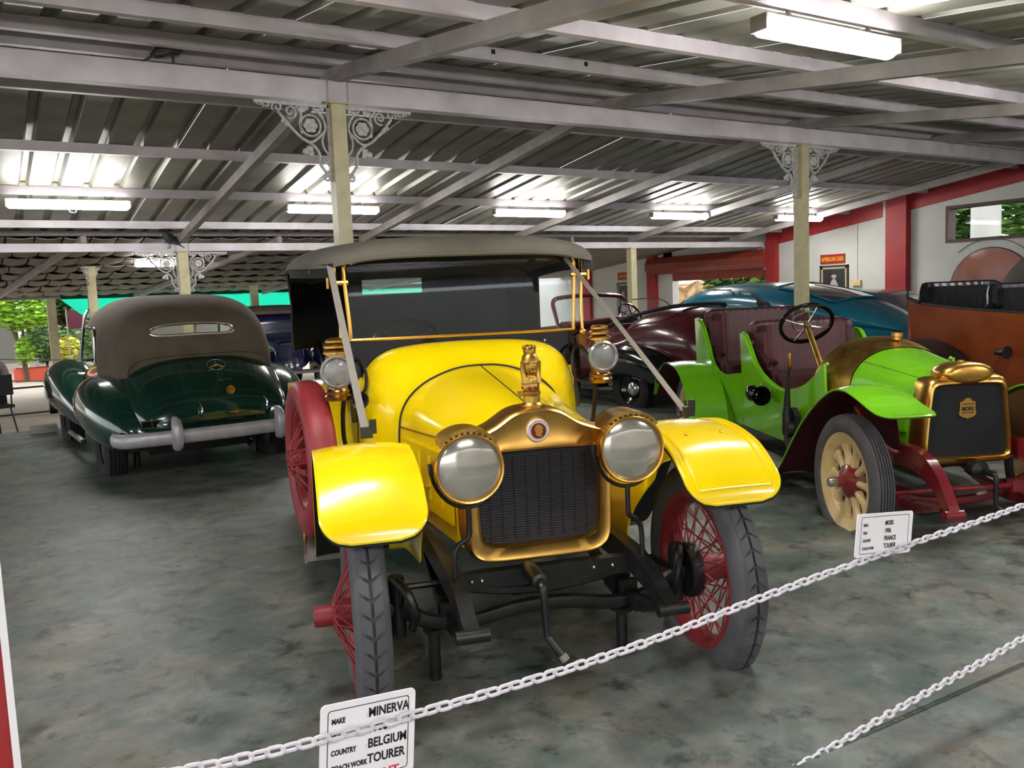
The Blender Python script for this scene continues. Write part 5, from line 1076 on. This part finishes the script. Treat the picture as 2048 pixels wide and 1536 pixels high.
m = MB(); m.prism([(-.46, 1.27), (-.46, 1.54), (.46, 1.54), (.46, 1.27)], lambda a, b, t: (a, -.475 + .25 * (b - 1.27) + t - .05, b), 0, .01); np_('windscreen', m, 'glass', smooth=0)
m = MB(); m.tube([(-.72, -1.82, .5), (.72, -1.82, .5)], .04, 8); np_('bumper', m, 'chrome')
m = MB(); m.tube(catmull([(-.75, -.5, 1.15), (-.62, -.7, 1.0)], 6), .01, 5); m.tube([(-.7, -1.5, 1.0), (.7, -1.5, 1.0)], .012, 6); np_('lamp_bar', m, 'chrome')
# ================================================================ chain barrier with signs
def link_mesh():
    L, W, r = .048, .03, .0048; pts = []; h = (L - W) / 2
    for i in range(7): a = -pi / 2 + pi * i / 6; pts.append((h + (W / 2 - r) * cos(a), (W / 2 - r) * sin(a), 0))
    for i in range(7): a = pi / 2 + pi * i / 6; pts.append((-h + (W / 2 - r) * cos(a), (W / 2 - r) * sin(a), 0))
    me = MB().tube(pts, r, 6, closed=True).mesh('chain_link'); me.materials.append(MT['chain_white']); return me
LK = link_mesh()
def chain(label, pts, n0=400):
    t = thing('barrier_chain', label, 'chain', (pts[0][0], pts[0][1], 0), 0, 'white plastic barrier chains'); P = catmull(pts, n0); base = Vector((pts[0][0], pts[0][1], 0))
    d = 0.; k = 0; pitch = .0345; nxt = pitch / 2
    for a, b in zip(P, P[1:]):
        seg = (b - a).length
        while nxt <= d + seg:
            q = a.lerp(b, (nxt - d) / seg); dr = (b - a).normalized()
            o = put('chain_link', LK, None, t, loc=q - base)
            rot = dr.to_track_quat('X', 'Z').to_matrix() @ Matrix.Rotation(radians(20 if k % 2 == 0 else 110) + random.uniform(-.2, .2), 3, 'X')
            o.rotation_euler = rot.to_euler(); k += 1; nxt += pitch
        d += seg
    return t
chain('upper white plastic chain running in front of the cars', [(-.02, 1.8, .74), (.314, 1.8, .667), (.846, 1.8, .633), (1.449, 1.8, .626), (2.08, 1.8, .656), (2.7, 1.8, .676), (3.52, 1.8, .694), (4.2, 1.8, .74), (4.6, 1.8, .79)])
chain('lower white plastic chain at the bottom right corner', [(1.2, 1.72, .13), (1.6, 1.72, .105), (2.05, 1.72, .112), (2.6, 1.72, .15), (3.38, 1.72, .2), (4.2, 1.72, .3), (4.6, 1.75, .4)])
def frame_sign(name, label, c, wd, hg, tilt, lines, yaw=0., bottom=None, rad=.012):
    t = thing(name, label, 'sign', c, yaw, 'white car information signs on the chain')
    def f(a, b, tt): return (a * cos(tilt) + b * sin(tilt), -tt, -a * sin(tilt) + b * cos(tilt))
    def rr(w, h, r): return [(sx * (w / 2 - r) + r * cos(a), sy * (h / 2 - r) + r * sin(a)) for sx, sy, a0 in ((1, -1, -pi / 2), (1, 1, 0), (-1, 1, pi / 2), (-1, -1, pi)) for a in [a0 + pi / 2 * i / 5 for i in range(6)]]
    m = MB(); m.prism(rr(wd, hg, rad), f, -.002, .002); put('board', m, 'sign_white', t, smooth=0)
    o1, o2 = rr(wd * .86, hg * .86, rad * .7), rr(wd * .86 - .004, hg * .86 - .004, rad * .6); m = MB(); n = len(o1)
    m.add([f(a, b, .0026) for a, b in o1] + [f(a, b, .0026) for a, b in o2], [(i, (i + 1) % n, n + (i + 1) % n, n + i) for i in range(n)]); put('border_line', m, 'print_black', t, smooth=0)
    for txt, x, y, sz, bold, mt, sx in lines:
        q = text_mb(txt, sz * hg, lambda a, b, tt: f(x * wd + a, y * hg + b, .003), bold=bold * hg, sx=sx); put('lettering', q, mt, t, smooth=0)
    return t
def sign_lines(make, year, country, work):
    out = []
    for (k, v), y in zip((('MAKE', make), ('YEAR', year), ('COUNTRY', country), ('COACH WORK', work)), (.21, .03, -.15, -.33)):
        out.append((k, -.39, y, .085, .004, 'print_black', .72)); out.append((':', -.03, y, .1, 0, 'print_black', .6)); out.append((v, -.01, y, .15, .0045, 'print_black', .8))
    return out
s1 = sign_lines('MINERVA', '1908', 'BELGIUM', 'TOURER'); s1 = [(a, b, c + .06, d, e, g_, h) for a, b, c, d, e, g_, h in s1]
s1.append(('KUWAIT', -.2, -.455, .125, .004, 'print_red', 1.25))
frame_sign('chain_sign', 'white sign on the chain in front of the yellow car left front wheel', (.69, 1.812, .603), .235, .205, radians(5), s1)
frame_sign('chain_sign', 'white sign on the chain in front of the cream spoked wheel', (2.628, 1.812, .737), .315, .150, radians(7), sign_lines('MORS', '1906', 'FRANCE', 'TOURER'))
# red and white barrier post at the left edge
t = thing('barrier_post', 'red and white painted barrier post at the lower left corner', 'post', (-.058, 1.8, 0))
m = MB(); m.box((0, 0, .65), (.10, .10, 1.3)); put('shaft', m, 'wall_red', t, smooth=0)
m = MB(); m.box((.052, -.04, .65), (.012, .03, 1.3)); put('white_edge', m, 'sign_white', t, smooth=0)
t = thing('barrier_post', 'white barrier post carrying the right ends of the chains', 'post', (4.66, 1.8, 0))
put('shaft', MB().lathe([(0, 0), (.12, 0), (.12, .02), (.03, .03), (.03, .9), (.04, .92), (0, .95)], n=20, cap=False), 'sign_white', t)
# ================================================================ pictures, signs and switch on the right wall
def picture(label, y0, y1, z0, z1):
    t = thing('framed_photo', label, 'picture', (XW - .016, (y0 + y1) / 2, z0)); w, h = y1 - y0, z1 - z0
    m = MB(); b = .035
    for c, d in (((0, 0, b / 2), (.03, w, b)), ((0, 0, h - b / 2), (.03, w, b)), ((0, w / 2 - b / 2, h / 2), (.03, b, h)), ((0, -w / 2 + b / 2, h / 2), (.03, b, h))): m.box(c, d)
    put('frame', m, 'wood_brown', t, smooth=0)
    m = MB(); b2 = .07
    for c, d in (((-.002, 0, .052), (.02, w - .07, .034)), ((-.002, 0, h - .052), (.02, w - .07, .034)), ((-.002, w / 2 - .052, h / 2), (.02, .034, h - .07)), ((-.002, -w / 2 + .052, h / 2), (.02, .034, h - .07))): m.box(c, d)
    put('mount', m, 'post_cream', t, smooth=0)
    m = MB(); m.box((0, 0, h / 2), (.012, w - .12, h - .12)); put('print', m, 'photo_dark', t, smooth=0)
    P = [(-.16, -.4), (-.13, -.1), (-.06, .06), (-.02, .1), (.03, .1), (.07, .02), (.13, -.12), (.17, -.4)]
    m = MB(); m.prism([(a * w * 1.3, (b + .02) * h) for a, b in P], lambda a, b, q: (q, -a, h / 2 + b), -.0085, -.006); m.prism([(.09 * w * cos(k * pi / 6), .22 * h + .055 * h * sin(k * pi / 6)) for k in range(12)], lambda a, b, q: (q, -a, h / 2 + b - .03 * h), -.009, -.006); put('printed_figure', m, 'photo_pale', t, smooth=0)
def wall_sign(label, txt, y0, y1, z0, z1):
    t = thing('wall_sign', label, 'sign', (XW - .012, (y0 + y1) / 2, (z0 + z1) / 2), 0, 'red and yellow wall signs'); w, h = y1 - y0, z1 - z0
    put('board', MB().box((0, 0, 0), (.02, w, h)), 'sign_red', t, smooth=0)
    q = text_mb(txt, h * .62, lambda a, b, tt: (-.0112 - tt, -a, b - h * .22), bold=.004, align='CENTER', sx=w / h * .19); put('lettering', q, 'print_yellow', t, smooth=0)
picture('framed black and white photograph of a turbaned man beside the right post', 10.42, 11.06, 1.25, 1.93); wall_sign('red sign with yellow letters above the picture beside the right post', 'AMERICAN CARS', 10.5, 11.05, 1.965, 2.14)
picture('tall framed black and white photograph behind the maroon convertible', 16.8, 17.28, .98, 1.80); wall_sign('small red sign with yellow letters above the tall picture', 'INDIAN CARS', 16.8, 17.25, 1.88, 2.06)
t = thing('switch_box', 'small tan switch box with conduit on the white wall', 'switch', (XW - .03, 10.24, 1.58))
m = MB(); m.box((0, 0, 0), (.05, .19, .1)); put('box', m, 'cream', t, smooth=0); m = MB(); m.tube([(.02, 0, .05), (.02, 0, 1.25)], .009, 6); put('conduit', m, 'wall_white', t)
t = thing('wall_disc', 'round burnt orange disc painted on the wall below the window', 'disc', (XW - .012, 7.75, 1.38))
m = MB(); m.lathe([(0, -.01), (.68, -.01), (.68, .01), (0, .01)], (0, 0, 0), 'X', 56, cap=False); put('disc', m, 'orange_paint', t); m = MB(); m.ring((0, 0, 0), .685, .012, 'X', 64, 6); put('rim', m, 'black_iron', t)
m = MB(); m.tube([(0, .02 + .83 * cos(a), .83 * sin(a)) for a in [radians(50 + 80 * i / 20) for i in range(21)]], .006, 5); put('outline_arc', m, 'photo_mid', t)
# ================================================================ pigeons
def pigeon(label, loc, rz, s=1.):
    t = thing('pigeon', label, 'bird', loc, rz, 'pigeons on the roof beams')
    secs = [(-.10, .012, .03, .05), (-.07, .03, .04, .075), (-.03, .05, .045, .12), (.02, .055, .048, .145), (.06, .048, .055, .155), (.09, .033, .085, .168), (.105, .024, .12, .178), (.115, .021, .14, .19), (.13, .02, .15, .192), (.142, .012, .155, .18)]
    A = catmull([(a, b, c) for a, b, c, d in secs], 24); B = catmull([(d, 0, 0) for a, b, c, d in secs], 24)
    m = MB().loft([[(a.x, a.y * cos(q), (a.z + b.x) / 2 + (b.x - a.z) / 2 * sin(q)) for q in [2 * pi * i / 14 for i in range(14)]] for a, b in zip(A, B)]); o = put('body', m, 'pigeon_grey', t, smooth=60)
    m = MB(); m.loft([[(x, y * w, z + dz) for y, dz in ((-1, 0), (1, 0), (1, .008), (-1, .008))] for x, w, z in ((-.05, .03, .06), (-.12, .032, .03), (-.19, .03, .0))]); put('tail', m, 'pigeon_dark', t)
    for sg in (-1, 1):
        m = MB(); m.loft([[(x, sg * (y + .006 * cos(q)), z + h * sin(q)) for q in [2 * pi * i / 10 for i in range(10)]] for x, y, z, h in ((.06, .045, .11, .012), (.02, .055, .1, .04), (-.05, .045, .075, .035), (-.13, .02, .04, .01))]); put('wing', m, 'pigeon_dark', t, smooth=60)
        m = MB(); m.tube([(.01, sg * .02, .05), (.015, sg * .02, .004), (.035, sg * .022, .004)], .004, 5); put('foot', m, 'pigeon_dark', t)
    m = MB(); m.tube([(.138, 0, .168), (.162, 0, .16)], [.006, .001], 6); put('beak', m, 'pigeon_dark', t)
    for o in t.children: o.scale = (s, s, s * 1.45)
pigeon('grey pigeon perched on the near beam at the upper left', (1.30, 6.37, 3.275), radians(0), 1.0)
pigeon('dark pigeon perched by the bracketed post above the green cabriolet', (2.33, 12.36, 2.42), radians(200), 1.0)
# ================================================================ seated person and chair at the left edge
PX, PY = .05, 12.95
t = thing('metal_chair', 'dark metal chair under the seated person at the left edge', 'chair', (PX, PY, 0), radians(25))
m = MB(); m.box((0, 0, .44), (.44, .44, .04)); put('seat', m, 'black_fabric', t, smooth=0)
for sx in (-1, 1):
    for sy in (-1, 1):
        m = MB(); m.tube([(sx * .18, sy * .18, .43), (sx * .24, sy * .24, -.03 if PY > 12.62 else 0)], .012, 6); put('leg', m, 'black_iron', t)
m = MB(); m.box((0, -.22, .72), (.42, .03, .26)); put('backrest', m, 'black_fabric', t, smooth=0)
for sx in (-1, 1):
    m = MB(); m.tube([(sx * .19, -.2, .42), (sx * .19, -.23, .86)], .011, 6); put('back_post', m, 'black_iron', t)
def skin(name, joints, edges, m, parent, sub=2):
    me = bpy.data.meshes.new(name); me.from_pydata([j[0] for j in joints], edges, []); me.materials.append(MT[m]); o = bpy.data.objects.new(name, me); COL.objects.link(o); o.parent = parent
    md = o.modifiers.new('skin', 'SKIN'); md.use_smooth_shade = True
    for v, j in zip(me.skin_vertices[0].data, joints): v.radius = (j[1], j[1] if len(j) < 3 else j[2])
    me.skin_vertices[0].data[0].use_root = True
    s = o.modifiers.new('sub', 'SUBSURF'); s.levels = sub; s.render_levels = sub; return o
t = thing('person', 'person in grey shirt and dark trousers sitting on a metal chair, seen from behind', 'person', (PX, PY, .46), radians(25))
skin('body', [((0, -.05, .1), .14, .12), ((0, -.06, .25), .135, .1), ((0, -.05, .4), .15, .11), ((0, -.03, .52), .12, .08), ((0, -.01, .62), .05), ((0, .02, .72), .085, .1), ((0, .02, .84), .07, .08),
              ((.19, -.03, .5), .06), ((.25, -.02, .25), .048), ((.22, .16, .14), .036), ((.2, .28, .14), .03), ((-.19, -.03, .5), .06), ((-.25, -.02, .25), .048), ((-.22, .16, .14), .036), ((-.2, .28, .14), .03),
              ((.1, .02, .08), .1), ((.13, .42, .08), .07), ((.13, .45, -.3), .05), ((.13, .5, -.42), .04), ((.13, .62, -.45), .03), ((-.1, .02, .08), .1), ((-.13, .42, .08), .07), ((-.13, .45, -.3), .05), ((-.13, .5, -.42), .04), ((-.13, .62, -.45), .03)],
     [(0, 1), (1, 2), (2, 3), (3, 4), (4, 5), (5, 6), (3, 7), (7, 8), (8, 9), (9, 10), (3, 11), (11, 12), (12, 13), (13, 14), (0, 15), (15, 16), (16, 17), (17, 18), (18, 19), (0, 20), (20, 21), (21, 22), (22, 23), (23, 24)], 'skin', t)
skin('shirt', [((0, -.05, .1), .155, .135), ((0, -.06, .25), .15, .115), ((0, -.05, .4), .165, .125), ((0, -.03, .53), .12, .09), ((.19, -.03, .5), .075), ((.25, -.02, .25), .062), ((.235, .1, .17), .05), ((-.19, -.03, .5), .075), ((-.25, -.02, .25), .062), ((-.235, .1, .17), .05)], [(0, 1), (1, 2), (2, 3), (3, 4), (4, 5), (5, 6), (3, 7), (7, 8), (8, 9)], 'shirt', t)
skin('trousers', [((0, -.03, .08), .15, .12), ((.1, .02, .08), .115), ((.13, .42, .08), .085), ((.13, .45, -.3), .07), ((-.1, .02, .08), .115), ((-.13, .42, .08), .085), ((-.13, .45, -.3), .07)], [(0, 1), (1, 2), (2, 3), (0, 4), (4, 5), (5, 6)], 'trousers', t)
m = MB(); m.ball((0, .0, .8), .105, 16, 10, (.9, 1, 1)); put('hair', m, 'hair', t, smooth=60)
for sg in (-1, 1):
    m = MB(); m.ball((sg * .2, .31, .13), .035, 10, 6, (.9, 1.2, .6))
    for k in range(4): m.tube(catmull([(sg * (.175 + .017 * k), .33, .135), (sg * (.175 + .017 * k), .375, .13), (sg * (.178 + .015 * k), .395 - .004 * abs(k - 1.5), .105)], 6), [.009, .009, .008, .008, .007, .006], 6)
    m.tube(catmull([(sg * .172, .3, .13), (sg * .15, .33, .125), (sg * .145, .355, .115)], 6), .009, 6); put('hand', m, 'skin', t, smooth=60)
# ================================================================ yard beyond the roof
def foliage(n, c, r, size, seed, flat=1.):
    rnd = random.Random(seed); mb = MB()
    for _ in range(n):
        while True:
            p = Vector((rnd.uniform(-1, 1), rnd.uniform(-1, 1), rnd.uniform(-1, 1)))
            if .35 < p.length < 1: break
        p = Vector((c[0] + p.x * r[0], c[1] + p.y * r[1], c[2] + p.z * r[2])); M = Matrix.Rotation(rnd.uniform(0, 6.28), 3, 'Z') @ Matrix.Rotation(rnd.uniform(-1.0, 1.0), 3, 'X'); s = size * rnd.uniform(.7, 1.3)
        mb.add([p + M @ Vector(q) * s for q in ((-.5, 0, 0), (0, -.28, .04), (.6, 0, -.04), (0, .28, .04))], [(0, 1, 2, 3)])
    return mb
def plant(name, label, cat, loc, n, rad, zc, size, m, seed, trunk=.03, group=None, trunks=1):
    t = thing(name, label, cat, loc, 0, group); rnd = random.Random(seed)
    for k in range(trunks):
        a = rnd.uniform(0, 6.28); q = rad[0] * .5 if trunks > 1 else .1
        put('stem', MB().tube(catmull([(0, 0, 0), (q * .3 * cos(a), q * .3 * sin(a), zc * .5), (q * cos(a), q * sin(a), zc * 1.05)], 8), [trunk * (1 - .08 * i) for i in range(8)], 7), 'bark', t)
    tag(put('foliage', foliage(n, (0, 0, zc), rad, size, seed), m, t, smooth=0), kind='stuff'); return t
GZ = -.03
plant('small_tree', 'bright lime green leafy small tree in the sunny yard at left', 'tree', (.95, 24.0, GZ), 900, (.75, .7, .5), 1.72, .2, 'leaf_bright', 3, .05, trunks=3)
plant('bush', 'feathery grey green bush in the planter below the bright tree', 'bush', (1.45, 24.6, GZ + .3), 700, (.55, .5, .5), .6, .16, 'leaf', 4, .02, trunks=5)
plant('yellow_bush', 'yellowish bush at the foot of the cream eave post', 'bush', (1.85, 23.5, GZ), 300, (.3, .3, .3), .75, .14, 'leaf_yellow', 5, .02, trunks=3)
plant('bush', 'dark green bush behind the green net corner', 'bush', (2.9, 26.5, GZ), 700, (1.0, .6, .7), .9, .2, 'leaf', 6, .03, trunks=4)
plant('bush', 'pale shrub around the white trunk beside the planter', 'bush', (.95, 23.9, GZ + .3), 220, (.2, .2, .35), .45, .13, 'leaf_bright', 8, .02)
t = thing('planter_box', 'long terracotta orange planter box in the yard', 'planter', (1.55, 24.4, GZ)); m = MB(); m.box((0, 0, .02), (1.7, .75, .04)); [m.box(c, d) for c, d in (((0, -.36, .16), (1.7, .05, .3)), ((0, .36, .16), (1.7, .05, .3)), ((-.83, 0, .16), (.05, .75, .3)), ((.83, 0, .16), (.05, .75, .3)))]; put('box', m, 'planter', t, smooth=0); put('soil', MB().box((0, 0, .24), (1.6, .68, .06)), 'bark', t, smooth=0)
t = thing('white_column', 'slim white pole standing behind the bright tree', 'column', (1.0, 25.4, GZ)); put('shaft', MB().lathe([(0, 0), (.09, 0), (.09, 2.0), (0, 2.0)], n=16, cap=False), 'sign_white', t); put('foot', MB().box((0, 0, .04), (.3, .3, .08)), 'sign_white', t, smooth=0)
t = thing('awning', 'red awning roof at the far left edge of the yard', 'awning', (-1.5, 29, GZ)); m = MB(); m.sheet([[(x, y, z) for x in (-3.5, 0, 3.2)] for y, z in ((-1.5, 2.28), (0, 2.6), (1.5, 2.9))], .04); put('canopy', m, 'planter', t, smooth=0)
for x in (-3.2, 2.9): put('pole', MB().tube([(x, -1.3, 0), (x, -1.3, 2.3)], .04, 8), 'rafter', t)
t = thing('yellow_van', 'mustard yellow vehicle with dark windows under the red awning', 'vehicle', (-.75, 29.3, GZ))
put('body', hull([(-2, .8, .3, 1.0, 4), (-1.9, .9, .25, 1.1, 5), (1.9, .9, .25, 1.1, 5), (2, .8, .3, 1.0, 4)], 14, 32), 'orange_paint', t, smooth=50); put('cabin', hull([(-1.6, .75, 1.0, 1.5, 4), (-1.4, .85, 1.0, 1.85, 5), (1.4, .85, 1.0, 1.85, 5), (1.6, .75, 1.0, 1.5, 4)], 14, 32), 'black_gloss', t, smooth=50)
for sx in (-1, 1):
    for y in (-1.2, 1.2): disc_wheel(t, (sx * .8, y, .35), sx < 0, .35, .2)
t = thing('green_net', 'turquoise green shade net hung below the tiled roof behind the cabriolet', 'net', (1.5, 19.75, 0))
g = []
for i in range(25):
    q = i / 24; x = q * 8.5; zb = 1.42 + max(0, .5 - x) * .75 if x < .5 else 1.42 - .05 * sin(x * 2); zb = 1.9 - .5 * min(1, x / .6) ** .8 if x < .6 else 1.4
    g.append([(x, .03 * sin(x * 5 + z * 7), 1.9 + (zb - 1.9) * k) for k, z in ((0, 0), (.33, 1), (.66, 2), (1, 3))])
m = MB(); m.sheet(g); put('net_cloth', m, 'net', t, smooth=60); put('net_hem', MB().box((4.25, -.02, 1.935), (8.5, .03, .1)), 'net_dark', t, smooth=0)
t = thing('plum_banner', 'small plum coloured cloth hanging beside the eave post', 'cloth', (1.75, 21.5, 1.25)); put('cloth', MB().sheet([[(x, .02 * sin(x * 20), z) for z in (0, .2, .4)] for x in (0, .1, .2, .3)], .004), 'plum', t); put('pole', MB().tube([(-.02, 0, -1.28), (-.02, 0, .45)], .012, 6), 'rafter', t)
for i, (x, y, lab) in enumerate(((.12, 18.2, 'short wooden rope barrier stake at the left edge of the yard'), (3.2, 18.4, 'short wooden rope barrier stake behind the cabriolet'))):
    t = thing('rope_stake', lab, 'post', (x, y, GZ), 0, 'rope barrier stakes'); put('stake', MB().lathe([(0, 0), (.04, 0), (.035, .95), (.02, .99), (0, 1.0)], n=12, cap=False), 'post_cream', t); put('foot', MB().lathe([(0, 0), (.14, 0), (.12, .03), (0, .04)], n=16, cap=False), 'concrete_block', t)
t = thing('barrier_rope', 'sagging grey ropes strung between the yard stakes', 'rope', (-2.0, 18.3, 0))
for z in (.82, .42): put('rope', MB().tube(catmull([(-.6, 0, z), (1.0, -.05, z - .06), (2.12, -.06, z), (3.6, 0, z - .1), (5.2, .1, z)], 30), .012, 6), 'strap', t)
t = thing('low_rail', 'thin dark rails between yard and hall floor at the left', 'rail', (-1.2, 13.6, GZ))
for z in (.26, .62): put('rail', MB().tube([(-1.5, 0, z), (2.2, 0, z + .02)], .013, 6), 'black_iron', t)
for x in (-1.4, 2.15): put('rail_post', MB().tube([(x, 0, 0), (x, 0, .7)], .015, 6), 'black_iron', t)
t = thing('concrete_block', 'grey concrete block beside the front wheel of the green cabriolet', 'block', (.62, 12.35, 0)); put('block', MB().box((0, 0, .1), (.3, .25, .2)), 'concrete_block', t, smooth=0)
t = thing('boundary_wall', 'weathered grey boundary wall at the back of the yard', 'wall', (0, 34, GZ)); put('masonry', MB().box((0, 0, 1.5), (40, .3, 3.0)), 'concrete_block', t, smooth=0); put('coping', MB().box((0, 0, 3.04), (40, .4, .08)), 'wall_white', t, smooth=0)
for i, (x, r, lab) in enumerate(((-3.4, 1.6, 'large dim green tree behind the red awning'), (2.6, 1.5, 'large dim green tree behind the bright small tree'), (6.4, 1.6, 'large dim green tree behind the shade net'))):
    plant('yard_tree', lab, 'tree', (x, 31.8, GZ), 1500, (r, 1.0, 1.5), 2.6, .34, 'leaf_dark', 60 + i, .1, 'trees along the boundary wall', 4)
# behind the doorway and the window strip
t = thing('garden_wall', 'rough tan stone wall outside the doorway', 'wall', (22.8, 19, GZ)); m = MB(); m.sheet([[(.12 * random.uniform(-1, 1), -9 + i * .6, k * .3) for k in range(7)] for i in range(40)], .3); put('stonework', m, 'stone_tan', t, smooth=0)
for i, (x, y, zc, lab) in enumerate(((19.6, 18.6, 2.2, 'leafy green tree outside the doorway, left side'), (19.2, 16.4, 2.1, 'leafy green tree outside the doorway, right side'), (18.5, 11.2, 2.9, 'green tree seen through the far end of the window strip'), (18.5, 9.2, 2.9, 'green tree seen through the middle of the window strip'), (18.5, 7.2, 2.9, 'green tree seen through the near end of the window strip'))):
    plant('garden_tree', lab, 'tree', (x, y, GZ), 1500, (1.2, .8, 1.2), zc, .3, 'leaf' if i % 2 else 'leaf_dark', 20 + i, .09, 'trees outside the right wall', 4)
t = thing('white_pillar', 'pinkish white round pillar outside the window strip', 'column', (16.4, 9.2, GZ)); put('shaft', MB().lathe([(0, 0), (.34, 0), (.34, .2), (.27, .25), (.25, 4.2), (.3, 4.3), (0, 4.3)], n=28, cap=False), 'wall_white', t); put('capital', MB().lathe([(0, 4.28), (.32, 4.3), (.36, 4.4), (.36, 4.5), (0, 4.5)], n=28, cap=False), 'wall_white', t)
